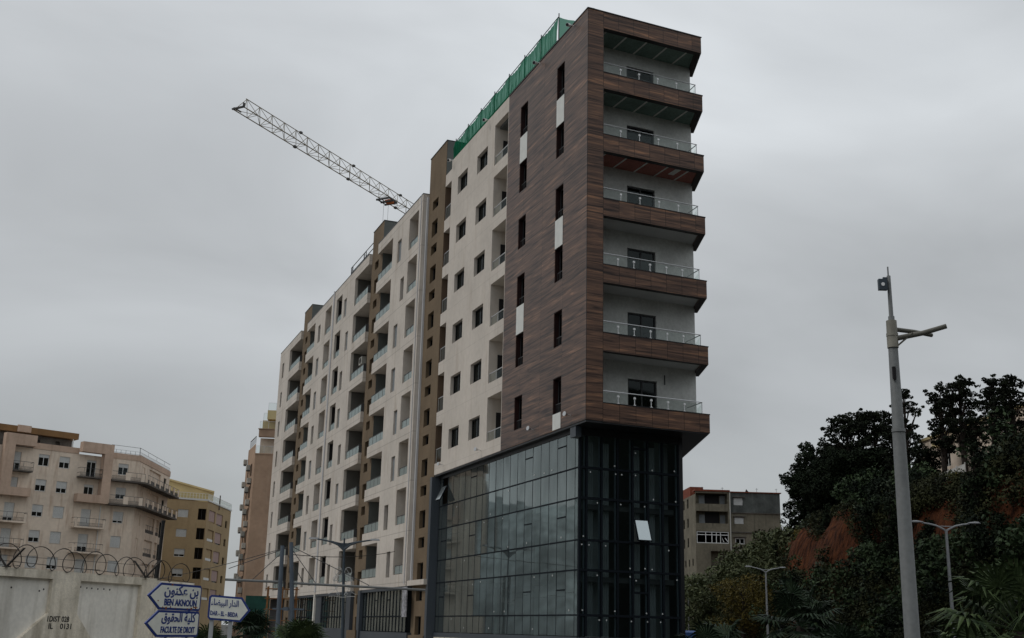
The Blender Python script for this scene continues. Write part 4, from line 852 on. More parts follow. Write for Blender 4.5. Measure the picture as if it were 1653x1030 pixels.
# ------------------------------------------------------------------ old house on the right
RO = (27.29013941, 167.79525706); OH = empty('old_house', (*RO, 0), 0, 'weathered grey-brown house with dark open balconies, between the glass base and the wooded hill', 'building')
FR1 = Fr((0, 0), (.99939083, .0348995), (.0348995, -.99939083)); FR2 = Fr((0, 0), (-.06975647, .99756405), (-.99756405, -.06975647))
Hl = [(.1, 4.75, 20.2, 21.75, 1.5), (.1, 4.8, 17.4, 19.15, 1.5), (.12, 4.8, 14.55, 16.25, 1.2), (2.15, 4.6, 11.0, 13.45, 1.2)]
m = MB(); facade(m, FR1, 0, 5.0, 0, 22.0, [h+(True, h[2] > 14, False) for h in Hl], 0); m.build('balcony_front', 'oldwall', OH)
m = MB(); facade(m, FR1, 5.0, 12.6, 19.1, 22.0, [(5.75, 7.1, 20.15, 21.2, .15)], -.5); m.build('upper_wall', 'oldgrey', OH)
m = MB(); facade(m, FR1, 5.0, 12.6, 0, 19.1, [(5.8, 7.15, 17.45, 18.35, .15), (5.85, 7.2, 14.55, 15.4, .15)], -.45); m.build('wall', 'oldwall', OH)
for z_, a in ((19.1, .12), (16.3, .12), (14.1, .06), (13.7, .08)):
    q = MB(); q.box(FR1, 5.02, 12.7, -.44, -.3, z_-a, z_); q.build('string_course', 'darkwall' if z_ != 13.7 else 'column', OH)
window(OH, FR1, 5.76, 7.09, 20.16, 21.19, -.62, 1, 'winwhite', shutter=.99, fw=.06); window(OH, FR1, 5.81, 7.14, 17.46, 18.34, -.57, 1, 'winwhite', shutter=.99, fw=.06); window(OH, FR1, 5.86, 7.19, 14.56, 15.39, -.57, 1, 'winwhite', fw=.1)
q = MB()
for z_ in (21.28, 18.48, 15.5): q.box(FR1, 5.6, 7.4, -.44, -.2, z_, z_+.12)
q.build('window_hood', 'darkwall', OH)
for h_ in Hl[:2]: q = MB(); q.box(FR1, 1.7, 4.7, -1.46, -1.42, h_[2]+.01, h_[3]-.01); q.build('recess_shade_panel', 'dark', OH)  # dark panels paint the deep shade at the back of the open balconies
for a in (.8, 3.9):
    for z_, h in ((20.25, 1.3), (17.45, 1.3)): q = MB(); q.box(FR1, a, a+.85, -1.44, -1.38, z_, z_+h); q.build('shutter', 'blind', OH)
w_ = MB()
for x in (.2, 1.45, 2.35, 3.0, 3.6, 4.75): w_.box(FR1, x-.05, x+.05, -.15, -.05, 14.56, 16.2)
for z_ in (14.6, 15.75, 16.15): w_.box(FR1, .15, 4.8, -.155, -.045, z_-.05, z_+.05)
lg = w_.build('glazed_balcony', 'winwhite', OH); g = MB(); g.box(FR1, .2, 4.75, -.11, -.09, 14.6, 16.1); g.build('pane', 'pane', lg)
q = MB(); q.poly([FR1.p(3.7, -.03, 15.6), FR1.p(4.0, -.03, 14.75), FR1.p(4.15, -.03, 14.7), FR1.p(3.85, -.03, 15.3)]); q.poly([FR1.p(4.2, -.03, 15.3), FR1.p(4.7, -.03, 14.7), FR1.p(4.8, -.03, 14.7), FR1.p(4.3, -.03, 15.4)]); q.build('hanging_cloth', 'winwhite', lg)
q = MB(); q.tube([FR1.p(5.08, .08, 8), FR1.p(5.08, .08, 21.9)], .09, 6); q.build('down_pipe', 'column', OH)
Hr = [(a, a+1.0, z, z+1.35, .2) for z in (19.95, 17.1, 14.2) for a in (4.4, 7.0)] + [(a, a+.8, 11.4, 12.4, .2) for a in (1.7, 4.0, 6.4)]
m = MB(); facade(m, FR2, 0, 11, 0, 21.6, Hr, 0); m.build('side_wall', 'oldwall', OH)
for h in Hr: window(OH, FR2, *h[:4], -.17, 0, 'winframe')
q = MB(); q.box(FR1, -.1, 5.1, -1.5, .15, 22.01, 22.25); q.box(FR1, 5.1, 12.8, -1.5, -.3, 21.99, 22.12); q.build('roof_edge', 'brickred', OH)
q = MB(); q.prism([FR2.p(3.2, -.02, 0)[:2], FR2.p(9.8, -.02, 0)[:2], FR2.p(9.8, -2, 0)[:2], FR2.p(3.2, -2, 0)[:2]], 21.61, 23.0); q.build('roof_room', 'brickred', OH)
q = MB(); q.prism([(.1, 1.6), FR1.p(12.55, -1, 0)[:2], FR1.p(12.5, -11, 0)[:2], FR2.p(10.9, -.3, 0)[:2]], .02, 21.5); q.build('main_body', 'oldwall', OH)
for a in (1.2, 4.2, 9.3, 12.2):
    q = MB(); q.tube([FR1.p(a, -.8, 22.1), FR1.p(a, -.8, 22.75)], .025, 4); q.tube([FR1.p(a-.2, -.8, 22.6), FR1.p(a+.2, -.8, 22.6)], .02, 4); q.build('aerial', 'rail_dark', OH)
q = MB(); q.tube([FR1.p(7.6, -.8, 22.1), FR1.p(7.9, -.7, 22.35)], [.06, .3], 10); q.build('satellite_dish', 'rail_dark', OH)

# house on the hill behind the trees
HP = (40.2, 88.0); HH = empty('hill_house', (*HP, 14), 0, 'pale pink and cream house on the hilltop, glimpsed behind the pine trunks', 'building')
FH = Fr((0, 0), (-.10, .995), (-.995, -.10)); FH2 = Fr((0, 0), (1, 0), (0, -1))
m = MB(); facade(m, FH, -12, 18, -3, 5.5, [(12.5, 14.2, 2.6, 4.3, .3), (2, 3.8, 2.8, 4.6, .3), (-4, -2.6, 3.0, 4.8, .3)], 0); m.build('wall', 'pinkwall' if False else 'pale', HH)
for a, b, c, d in ((12.5, 14.2, 2.6, 4.3), (2, 3.8, 2.8, 4.6), (-4, -2.6, 3.0, 4.8)): window(HH, FH, a, b, c, d, -.27, 1, 'winwhite', fw=.08)
q = MB(); q.box(FH, 11.8, 14.9, .02, .5, 4.5, 4.9); q.box(FH, -12, 18, -.3, .15, 5.51, 5.75); q.build('cornice', 'yellow', HH)
q = MB(); q.box(FH, -12, 18, -14, -.35, -3, 5.4); q.build('main_body', 'pale', HH)
q = MB()
for z_ in (.25, .6, .95, 1.3):
    q.tube([(0, 0, z_), (-1.2, 18, z_-.9)], .045, 5)
for k in range(13): q.tube([(-1.2*k/12, 18*k/12, -.2-.9*k/12), (-1.2*k/12, 18*k/12, 1.45-.9*k/12)], .05, 5)
for k in range(12): a, b = k/12, (k+1)/12-.012; q.poly([(-1.2*a-.03, 18*a, .2-.9*a), (-1.2*b-.03, 18*b, .2-.9*b), (-1.2*b-.03, 18*b, 1.3-.9*b), (-1.2*a-.03, 18*a, 1.3-.9*a)])
fo = q.build('metal_fence', 'tilewhite'); fo.location = (36.0, 90, 13.9); tag(fo, 'low pale metal fence on the hill edge under the pines', 'fence')

# ------------------------------------------------------------------ concrete wall with razor wire
WO = (-13.03416, 30.20796); WD = (.37460659, .92718385); WN = (.92718385, -.37460659)
WL = empty('concrete_wall', (*WO, 0), 0, 'stained precast concrete wall with sunken panels and black stencilled numbers at the lower left', 'wall')
FW = Fr((0, 0), WD, WN)
m = MB(); HT = 3.0
m.box(FW, -9, 8.3, -.35, -.12, 0, HT-.05)                                                # back slab
m.build('wall_panel', 'concrete_in', WL)
q = MB(); q.box(FW, -9, 6.3, -.119, 0, 2.78, HT); q.box(FW, 5.6, 6.3, -.119, .0, 0, 2.779)
q.box(FW, 1.93, 3.0, -.119, 0, 1.88, 2.779)
for a, b in (((1.93, 1.88), (.55, .9)),): pass
def slab(pts): k = len(q.v); n = len(pts); q.v += [FW.p(a, -.119, z) for a, z in pts]+[FW.p(a, 0, z) for a, z in pts]; q.f.append(tuple(range(k+n, k+2*n))); q.f.append(tuple(range(k+n-1, k-1, -1))); q.mi += [0, 0]; [(q.f.append((k+i, k+(i+1) % n, k+n+(i+1) % n, k+n+i)), q.mi.append(0)) for i in range(n)]
slab([(.55, 0), (4.0, 0), (4.0, .9), (3.0, 1.879), (1.93, 1.879), (.55, .9)])
slab([(-9, 0), (-3.4, 0), (-3.4, .9), (-4.7, 1.879), (-4.7, 2.779), (-5.8, 2.779), (-5.8, 1.879), (-9, .9)])
q.box(FW, 6.32, 8.3, -.12, .03, 0, HT-.2)
q.build('wall_frame', 'concrete', WL)
q = MB()
for a, z in ((.6, 2.5), (1.6, 2.45), (3.15, 2.62), (1.75, 2.5), (3.4, 2.6), (3.6, 2.6), (3.85, 2.59), (4.1, 2.6), (4.35, 2.59)): q.tube([FW.p(a, -.12, z), FW.p(a, -.112, z)], .025, 7)
q.build('bolt_hole', 'paintblk', WL)
def text_mesh(body, size, mat_, name, parent, fr, a, o, z, width=None, bold=.0, ext=.002, tilt=0, sx=1):
    cu = bpy.data.curves.new(name, 'FONT'); cu.body = body; cu.size = size; cu.extrude = ext; cu.offset = bold; cu.resolution_u = 3
    t = bpy.data.objects.new(name, cu); COL.objects.link(t); dg = bpy.context.evaluated_depsgraph_get(); dg.update()
    me = bpy.data.meshes.new_from_object(t.evaluated_get(dg)); bpy.data.objects.remove(t); bpy.data.curves.remove(cu)
    if not len(me.vertices): return None
    co_ = np.empty(len(me.vertices)*3); me.vertices.foreach_get('co', co_); co_ = co_.reshape(-1, 3); x0, x1 = co_[:, 0].min(), co_[:, 0].max()
    k = sx if width is None else width/(x1-x0)
    out_ = []
    for x, y, zz in co_: X_ = (x-x0)*k; out_.append(fr.p(a+X_, o+zz+ext, z+y+tilt*X_))
    me.vertices.foreach_set('co', np.array(out_).ravel()); me.materials.clear(); me.materials.append(MT[mat_]); me.update()
    ob = bpy.data.objects.new(name, me); COL.objects.link(ob); ob.parent = parent; return ob
text_mesh('1DIST 028', .20, 'paintblk', 'stencil_text', WL, FW, 1.90, .001, 1.665, width=.82, bold=.004)
text_mesh('IL    0131', .20, 'paintblk', 'stencil_text', WL, FW, 1.97, .001, 1.475, width=.86, bold=.004)
RW = empty('razor_wire', (*WO, HT), 0, 'coiled razor wire on angled black brackets along the top of the concrete wall', 'barbed wire')
FWz = Fr((0, 0), WD, WN)
m = MB(); pts = []
for k in range(700):
    t = k/700; s_ = -1.6+9.3*t; th = -2*pi*t*14.4; R = .295+.02*sin(t*37); pts.append(FWz.p(s_+R*cos(th)+.04*sin(t*40), .09*sin(th*.5+.7)+.05*cos(t*31), .32+R*sin(th)+.02*sin(t*25)-.01*max(0, s_)))
m.tube(pts, .013, 4); cb = m.build('wire_coil', 'wire', RW)
q = MB()
for k in range(0, 700, 4):
    p = Vector(pts[k]); v = Vector(rng.normal(0, 1, 3)).normalized()*.028; w2 = Vector(rng.normal(0, 1, 3)).normalized()*.01; q.poly([p-v, p+w2, p+v, p-w2])
q.build('barbs', 'wire', cb)
q = MB(); q.tube([FWz.p(-3, 0, .12), FWz.p(0.2, 0, .16), FWz.p(5.6, 0, .06), FWz.p(8, .05, -.05)], .008, 4); q.tube([FWz.p(-3, 0, .40), FWz.p(.2, -.15, .3), FWz.p(5.6, .15, .35)], .006, 4); q.build('strand', 'wire', RW)
for s_ in (.22, 5.74):
    q = MB(); q.box(FWz, s_-.05, s_+.05, -.1, .1, .0, .03)
    q.hexa([FWz.p(s_-.03, -.04, .03), FWz.p(s_+.03, -.04, .03), FWz.p(s_+.03, .0, .03), FWz.p(s_-.03, .0, .03), FWz.p(s_-.22, -.36, .50), FWz.p(s_-.16, -.36, .50), FWz.p(s_-.16, -.32, .50), FWz.p(s_-.22, -.32, .50)])
    q.hexa([FWz.p(s_-.03, .0, .03), FWz.p(s_+.03, .0, .03), FWz.p(s_+.03, .04, .03), FWz.p(s_-.03, .04, .03), FWz.p(s_+.16, .32, .50), FWz.p(s_+.22, .32, .50), FWz.p(s_+.22, .36, .50), FWz.p(s_+.16, .36, .50)])
    q.build('bracket', 'wire', RW)

# ------------------------------------------------------------------ road signs
def arrow_pts(L_, h, tip, left=True, r=.04):
    if left: return [(-L_-tip, h/2), (-L_, 0), (0-r, 0), (0, r), (0, h-r), (-r, h), (-L_, h)]
    return [(r, 0), (L_, 0), (L_+tip, h/2), (L_, h), (r, h), (0, h-r), (0, r)]
def inset(pts, d):
    n = len(pts); c = []
    for i in range(n):
        p, q_, r_ = Vector(pts[i-1]), Vector(pts[i]), Vector(pts[(i+1) % n]); a = (q_-p).normalized(); b = (r_-q_).normalized()
        na, nb = Vector((-a.y, a.x)), Vector((-b.y, b.x)); m_ = (na+nb).normalized(); c.append(tuple(q_+m_*(d/max(.3, m_.dot(na)))))
    return c
def sign_plate(fr, pts, o, th, mb, a0=0, z0=0, tilt=0):
    n = len(pts); k = len(mb.v); mb.v += [fr.p(a0+x, o, z0+y+tilt*x) for x, y in pts]+[fr.p(a0+x, o+th, z0+y+tilt*x) for x, y in pts]
    mb.f.append(tuple(range(k+n, k+2*n))); mb.f.append(tuple(range(k+n-1, k-1, -1))); mb.mi += [mb.cur]*2
    for i in range(n): mb.f.append((k+i, k+(i+1) % n, k+n+(i+1) % n, k+n+i)); mb.mi.append(mb.cur)
def make_sign(name, loc, fr, L_, h, tip, left, zb, lines, label, posts, tilt=0, rust=()):
    S = empty(name, loc, 0, label, 'road sign', 'white direction signs with blue borders')
    pts = arrow_pts(L_, h, tip, left)
    m = MB(); sign_plate(fr, pts, -.02, .02, m, 0, zb, tilt); pl = m.build('sign_panel', 'signblue', S)
    m = MB(); sign_plate(fr, inset(pts, .035), .001, .003, m, 0, zb, tilt); m.build('sign_face', 'signwhite', pl)
    for body, size, a, z, wd, bold in lines: text_mesh(body, size, 'signblue', 'sign_lettering', pl, fr, a, .005, zb+z+tilt*a, width=wd, bold=bold, tilt=tilt)
    if rust:
        m = MB()
        for a, z, r in rust:
            n = 9; m.poly([fr.p(a+r*rng.uniform(.6, 1.3)*cos(t)*1.6, .0055, zb+z+tilt*a+r*rng.uniform(.6, 1.2)*sin(t)) for t in np.linspace(0, 2*pi, n+1)[:-1]])
        m.build('rust_patch', 'rust', pl)
    for x in posts:
        m = MB(); m.box(fr, x, x+.07, -.09, -.022, 0, zb+h*.55); m.build('post', 'postwhite', S)
    return S
AR = lambda s_: ''.join(chr(int(c, 16)) if c != '_' else ' ' for c in s_.split())
ben = AR('FEE5 FEEE FEE8 FEDC FECB _ FEE6 FE91'); kul = AR('FED5 FEEE FED8 FEA4 FEDF FE8D _ FE94 FEF4 FEE0 FEDB'); dar = AR('FE80 FE8E FEC0 FEF4 FE92 FEDF FE8D _ FEAD FE8D FEAA FEDF FE8D')
SD = (.2419219, .97029573); SN = (.97029573, -.2419219); FSg = Fr((0, 0), SD, SN); so_ = (-4.99374, 19.36653, 0)
make_sign('direction_sign', so_, FSg, 1.27, .405, .36, True, 1.893, [(ben, .20, -1.17, .235, 1.06, .004), ('BEN AKNOUN', .135, -1.15, .072, 1.01, .0045)], 'white arrow sign pointing left reading BEN AKNOUN with rusty lower edge', (-.35,), rust=((-.95, .385, .016), (-1.33, .13, .012), (-1.18, .035, .014), (-1.08, .03, .02), (-.8, .03, .012), (-.95, .045, .014), (-.22, .06, .02), (-.3, .035, .02), (-.16, .05, .02), (-.12, .06, .012), (-.42, .03, .012)))
make_sign('direction_sign', so_, FSg, 1.27, .40, .36, True, 1.487, [(kul, .19, -1.18, .235, 1.05, .004), ('FACULTE DE DROIT', .13, -1.18, .066, 1.05, .004)], 'white arrow sign pointing left reading FACULTE DE DROIT, below another sign', (-1.0,))
FS3 = Fr((0, 0), (.9945219, .10452846), (.10452846, -.9945219))
make_sign('direction_sign', (-5.36, 21.35, 0), FS3, .59, .435, .16, False, 1.775, [(dar, .15, .045, .265, .49, .003), ('DAR - EL - BEIDA', .105, .045, .085, .49, .0035)], 'white arrow sign pointing right reading DAR - EL - BEIDA on two pale posts', (.04, .375), tilt=-.06)

# ------------------------------------------------------------------ catenary gantry with two masts and stays
GO = (-9.0, 49.2)
import bpy as _b
gx = -9.12
GP = empty('gantry', (gx, 49.2, 0), 0, 'slim blue-grey twin-pole gantry with a long horizontal arm and steel stays', 'gantry')
FG = Fr((0, 0), (.9994, .0349), (.0349, -.9994))
for k, (x0, x1, zt) in enumerate(((-.28, -.33, 4.95), (.34, .02, 5.1))):
    q = MB(); q.tube([FG.p(x0+(.1 if k else 0), 0, 0), FG.p(x0, 0, 1.3), FG.p(x1, 0, zt)], [.10, .10, .085], 12); q.build('pole', 'bracing', GP)
q = MB(); q.tube([FG.p(-2.6, 0, 3.50), FG.p(-.2, 0, 3.45)], .055, 10); q.tube([FG.p(.15, 0, 3.42), FG.p(4.6, 0, 3.30), FG.p(5.75, 0, 3.27)], [.055, .05, .05], 10); q.build('arm', 'galv', GP)
q = MB(); q.box(FG, -.55, .75, -.06, .06, 2.33, 2.40); q.box(FG, -.1, .1, -.1, .1, 2.3, 2.44); q.build('clamp', 'bracing', GP)
q = MB()
for a, za, b, zb in ((-.25, 4.75, -1.5, 3.5), (.0, 4.9, 1.15, 3.45), (-.1, 4.6, .65, 3.45), (-.3, 4.8, -2.5, 3.95), (.0, 4.95, 3.4, 3.4)): q.tube([FG.p(a, 0, za), FG.p(b, 0, zb)], .016, 5)
q.build('stay_rod', 'rail_dark', GP)
def cable(p, q_, sag, label, r=.014):
    p, q_ = Vector(p), Vector(q_); m = MB(); m.tube([p.lerp(q_, t)-Vector((0, 0, sag*4*t*(1-t))) for t in np.linspace(0, 1, 14)], r, 4); o = m.build('overhead_cable', 'wire'); tag(o, label, 'cable', 'thin overhead cables by the gantry')
cable((gx-.1, 49.2, 4.9), (-30, 90, 4.5), .3, 'thin cable running left from the gantry poles toward the terracotta house', .016)
cable((gx, 49.2, 4.6), (-6.5, 67.9, 6.0), .2, 'thin cable between the gantry poles and the dark double-arm street lamp', .016)
cable((-38.5, 170, 19.8), (-32.6, 148, 19.6), .6, 'thin cable strung from the ochre roof to the terracotta house', .03)

# ------------------------------------------------------------------ street lamps
def dark_lamp():
    S = empty('street_lamp', (-9.28, 67.37, 0), 0, 'dark double-arm street lamp carrying an unlit festive scroll, in front of the cream block', 'street lamp')
    F = Fr((0, 0), (1, 0), (0, -1)); xo = .0
    q = MB(); q.tube([F.p(.14, 0, 0), F.p(.10, 0, 1.2), F.p(-.1, 0, 6.0)], [.11, .10, .07], 12); q.build('pole', 'lampdark', S)
    for sgn in (-1, 1):
        q = MB(); q.tube([F.p(-.12+sgn*x, 0, z) for x, z in ((0, 6.0), (.35, 6.28), (.8, 6.45), (1.3, 6.54), (1.6, 6.58))], [.07, .06, .05, .045, .04], 8); q.tube([F.p(-.12, 0, 6.02), F.p(-.12+sgn*.25, 0, 6.36), F.p(-.12+sgn*.75, 0, 6.47)], .035, 6)
        q.poly([F.p(-.12, 0, 6.0), F.p(-.12+sgn*.35, 0, 6.28), F.p(-.12+sgn*.75, 0, 6.46), F.p(-.12+sgn*.2, 0, 6.38), F.p(-.12, 0, 6.38)]); q.build('arm', 'lampdark', S)
        q = MB(); a, b = sorted((-.12+sgn*1.5, -.12+sgn*2.05)); q.hexa([F.p(a, -.12, 6.56), F.p(b, -.12, 6.56), F.p(b, .12, 6.56), F.p(a, .12, 6.56), F.p(a+.05, -.08, 6.66), F.p(b-.05, -.08, 6.66), F.p(b-.05, .08, 6.66), F.p(a+.05, .08, 6.66)]); q.build('lamp_head', 'lampgrey', S)
    q = MB(); q.tube([F.p(-.12, 0, 6.3), F.p(-.12, 0, 6.65)], .05, 8); q.build('cap', 'lampdark', S)
    q = MB(); cx_ = -.05
    def curve(f, n=28, r=.014): q.tube([F.p(cx_+f(t)[0], .12, f(t)[1]) for t in np.linspace(0, 1, n)], r, 4)
    for sg in (-1, 1):
        curve(lambda t: (sg*(.12+.38*sin(pi*t)), 3.45+1.5*t)); curve(lambda t: (sg*(.28+.20*cos(2*pi*t)), 4.75+.25*sin(2*pi*t))); curve(lambda t: (sg*(.22+.10*cos(2.4*pi*t)*(1-t*.6)), 3.5+.12*sin(2.4*pi*t)*(1-t*.6)), 24)
        curve(lambda t: (sg*(.30+.5*t), 3.62+.28*(1-t)**2-.12*t), 12); curve(lambda t: (sg*(.15+.35*sin(pi*t*.9)), 4.2+.35*cos(pi*t)), 20); curve(lambda t: (sg*(.45+.12*cos(2*pi*t)), 4.35+.12*sin(2*pi*t)), 18); curve(lambda t: (sg*(.1+.45*t), 4.0+.5*t*(1-t)+.25*t), 12)
    curve(lambda t: (-.75+1.5*t, 3.36+.03*sin(9*t)), 12); q.build('festive_scroll', 'postwhite', S)
dark_lamp()
def lamp(loc, rz, label, sc=1.0):
    S = empty('street_lamp', loc, rz, label, 'street lamp', 'curved twin-head street lamps along the foot of the hill')
    F = Fr((0, 0), (1, 0), (0, -1))
    q = MB(); q.tube([F.p(0, 0, 0), F.p(0, 0, .8), F.p(0, 0, 6.9)], [.13, .10, .065], 12); q.build('pole', 'lampgrey', S)
    for sgn in (-1, 1):
        q = MB(); q.tube([F.p(sgn*x, 0, z) for x, z in ((0, 6.80), (.12, 6.90), (.45, 7.06), (.8, 7.14), (1.15, 7.19))], [.055, .05, .045, .04, .04], 8); q.build('arm', 'lampgrey', S)
        q = MB(); n = 10
        rings = [(1.08, .04, .035), (1.2, .10, .06), (1.4, .15, .09), (1.58, .13, .085), (1.70, .02, .02)]
        k0 = len(q.v)
        for x, hw, hh in rings:
            for j in range(n): a = 2*pi*j/n; q.v.append(F.p(sgn*x, hw*cos(a), 7.21+(hh*sin(a) if sin(a) > 0 else .35*hh*sin(a))))
        for i in range(len(rings)-1):
            for j in range(n): q.f.append((k0+i*n+j, k0+i*n+(j+1) % n, k0+(i+1)*n+(j+1) % n, k0+(i+1)*n+j)); q.mi.append(0)
        q.f.append(tuple(range(k0, k0+n))); q.f.append(tuple(range(k0+(len(rings)-1)*n, k0+len(rings)*n))); q.mi += [0, 0]
        q.build('lamp_head', 'lampgrey', S, smooth=True)
    q = MB(); q.tube([F.p(-.42, 0, 7.04), F.p(.42, 0, 7.04)], .022, 6); q.build('cross_bar', 'lampgrey', S)
    return S
l0 = lamp((21.265, 56.105, .02), 0, 'nearest curved twin-head grey street lamp, right of the big pole')
copy_tree(l0, (20.572, 92.746, -.2), radians(8), 'middle curved twin-head street lamp before the yellowish tree and old house')
copy_tree(l0, (19.66, 126.5, -.1), radians(14), 'farthest twin-head street lamp, half hidden at the edge of the glass building')

# big pole in the foreground right
BP = empty('camera_pole', (6.583, 19.449, 0), 0, 'tall tapered grey pole with crossed metal arms and a small floodlight on top', 'pole')
bx, by = 7.05, 20.55
FBp = Fr((0, 0), (1, 0), (0, -1))
Bq = lambda a, z, o=0: (a, -o, z)
q = MB(); q.tube([Bq(.10, 0), Bq(.10, 5.15)], [.135, .107], 28); q.build('lower_shaft', 'polepaint', BP, smooth=True)
q = MB(); q.tube([Bq(.10, 5.14), Bq(.10, 5.20)], [.116, .114], 28); q.tube([Bq(.10, 5.20), Bq(.10, 6.64)], [.098, .082], 28); q.build('upper_shaft', 'polepaint', BP, smooth=True)
q = MB(); q.tube([Bq(.10, 6.63), Bq(.10, 6.88)], [.096, .096], 24); q.tube([Bq(.10, 6.885), Bq(.10, 7.12)], [.092, .090], 24); q.tube([Bq(.10, 6.84), Bq(.10, 6.89)], [.101, .101], 24); q.build('collar', 'polearm', BP, smooth=True)
q = MB(); q.tube([Bq(.105, 7.1), Bq(.105, 7.95)], [.04, .034], 12); q.tube([Bq(.10, 7.9), Bq(.10, 8.12)], .014, 8); q.tube([Bq(.105, 7.12), Bq(.105, 7.2)], .055, 12); q.build('mast_tube', 'polepaint', BP, smooth=True)
q = MB(); q.tube([Bq(.17, 6.80, .02), Bq(.6, 6.88, .12), Bq(.97, 6.98, .25)], [.046, .044, .042], 14); q.tube([Bq(.17, 6.97, -.02), Bq(.55, 6.97, -.15), Bq(.91, 6.955, -.3)], [.040, .038, .036], 14); q.tube([Bq(.17, 6.66, 0), Bq(.42, 6.88, .12)], .016, 8); q.build('cross_arm', 'polearm', BP, smooth=True)
q = MB(); q.box(FBp, -.09, .06, -.03, .05, 7.68, 7.88); q.box(FBp, .0, .1, -.02, .02, 7.88, 7.92); q.cur = 1; q.tube([(-.02, -.051, 7.78), (-.02, -.058, 7.78)], .033, 12); q.build('small_floodlight', ['lampdark', 'steelw'], BP)
q = MB(); q.box(FBp, .03, .085, .075, .115, 6.05, 6.27); q.build('junction_plate', 'dark', BP)
q = MB(); q.tube([(.1, 0, 0), (.1, 0, .03)], .25, 16); q.build('base_plate', 'polepaint', BP)

UP = empty('utility_pole', (-17.12, 57.4, 0), 0, 'thin black pole rising behind the concrete wall in front of the pale house', 'pole')
q = MB(); q.tube([(0, 0, 0), (.12, 0, 6.5)], [.11, .08], 10); q.build('shaft', 'paintblk', UP); q = MB(); q.tube([(.12, 0, 6.48), (.12, 0, 6.58)], .10, 10); q.build('cap', 'paintblk', UP)
# green site hoarding and scaffold below the terracotta house
HO = MB(); HO.box(Fr((0, 0), (.96, .28), (.28, -.96)), -.2, 1.9, -.06, .06, 0, 4.2); ho = HO.build('site_hoarding', 'hoard'); ho.location = (-22.9, 105, 0); tag(ho, 'green sheeted site hoarding at the far end of the cream block', 'hoarding')
SF = empty('scaffold', (-20.4, 101, 0), 0, 'small orange-brown scaffold frame beside the green hoarding', 'scaffold'); F = Fr((0, 0), (.96, .28), (.28, -.96))
for x in (0, 1.2, 2.4):
    for o_ in (0, 1.0): q = MB(); q.tube([F.p(x, o_, 0), F.p(x, o_, 4.9)], .05, 6); q.build('upright', 'scaff', SF)
for z_ in (1.2, 2.1, 3.0, 3.9, 4.7): q = MB(); q.tube([F.p(-.2, 0, z_), F.p(2.6, 0, z_)], .04, 6); q.tube([F.p(-.2, 1, z_), F.p(2.6, 1, z_)], .04, 6); q.build('ledger', 'scaff', SF)

# blue van glimpsed past the glass corner
VN = empty('parked_van', (14.6, 100.0, 0), radians(96), 'blue parked van glimpsed past the foot of the glass corner', 'van'); F = Fr((0, 0), (1, 0), (0, -1))
def prof(pts, w_, mb):
    n = len(pts); k = len(mb.v); mb.v += [(x, -w_/2, z) for x, z in pts]+[(x, w_/2, z) for x, z in pts]; mb.f += [tuple(range(k, k+n)), tuple(range(k+2*n-1, k+n-1, -1))]; mb.mi += [mb.cur]*2
    for i in range(n): mb.f.append((k+i, k+(i+1) % n, k+n+(i+1) % n, k+n+i)); mb.mi.append(mb.cur)
q = MB(); prof([(-2.3, .35), (2.35, .35), (2.4, .95), (1.75, 1.15), (1.1, 1.95), (.8, 2.05), (-2.2, 2.05), (-2.35, 1.9)], 1.8, q); q.build('body', 'vanblue', VN)
q = MB(); prof([(1.68, 1.2), (1.08, 1.88), (-2.0, 1.88), (-2.0, 1.25)], 1.815, q); q.build('side_window', 'pane', VN)
for x in (-1.5, 1.55):
    for y in (-.86, .86): q = MB(); q.tube([(x, y-.1, .33), (x, y+.1, .33)], .33, 18); wq = q.build('wheel', 'tyre', VN); q = MB(); q.tube([(x, y-.105, .33), (x, y+.105, .33)], .18, 14); q.build('rim', 'lampgrey', wq)
for y in (-.6, .6): q = MB(); q.box(F, 2.36, 2.42, y-.16, y+.16, .72, .9); q.build('headlight', 'steelw', VN)

# ------------------------------------------------------------------ vegetation
def leaf_mesh(name, centers, nrm_out, size, mat_, parent=None, aspect=1.6, jitter=.35):
    """many small leaf blades at the given points"""
    n = len(centers); c = np.asarray(centers); d = rng.normal(0, 1, (n, 3)); d = d/np.linalg.norm(d, axis=1)[:, None]
    if nrm_out is not None: d = d*.8+nrm_out*.7; d /= np.linalg.norm(d, axis=1)[:, None]
    t = np.cross(d, rng.normal(0, 1, (n, 3))); t /= np.linalg.norm(t, axis=1)[:, None]+1e-9; b = np.cross(d, t)
    s_ = size*rng.uniform(1-jitter, 1+jitter, n)[:, None]
    V = np.stack([c-t*s_*aspect*.5, c+b*s_*.42, c+t*s_*aspect*.5, c-b*s_*.42], 1).reshape(-1, 3)
    me = bpy.data.meshes.new(name); me.vertices.add(4*n); me.vertices.foreach_set('co', V.ravel()); me.loops.add(4*n); me.loops.foreach_set('vertex_index', np.arange(4*n)); me.polygons.add(n)
    me.polygons.foreach_set('loop_start', np.arange(n)*4); me.polygons.foreach_set('loop_total', np.full(n, 4)); me.update(); me.validate(); me.materials.append(MT[mat_])
    o = bpy.data.objects.new(name, me); COL.objects.link(o); o.parent = parent; return o
def clump_points(cen, rad, n, squash=.7, shell=.55):
    d = rng.normal(0, 1, (n, 3)); d /= np.linalg.norm(d, axis=1)[:, None]; r = rng.uniform(shell, 1.0, n)**.7
    p = d*r[:, None]*rad; p[:, 2] *= squash; return p+np.asarray(cen), d
def crown(name, clumps, leaf, dens, mat_, parent, squash=.7):
    P_, D_ = [], []
    for c, r in clumps:
        n = max(25, int(dens*r*r)); p, d = clump_points(c, r*rng.uniform(.85, 1.1), n, squash); P_.append(p); D_.append(d)
    return leaf_mesh(name, np.concatenate(P_), np.concatenate(D_), leaf, mat_, parent)
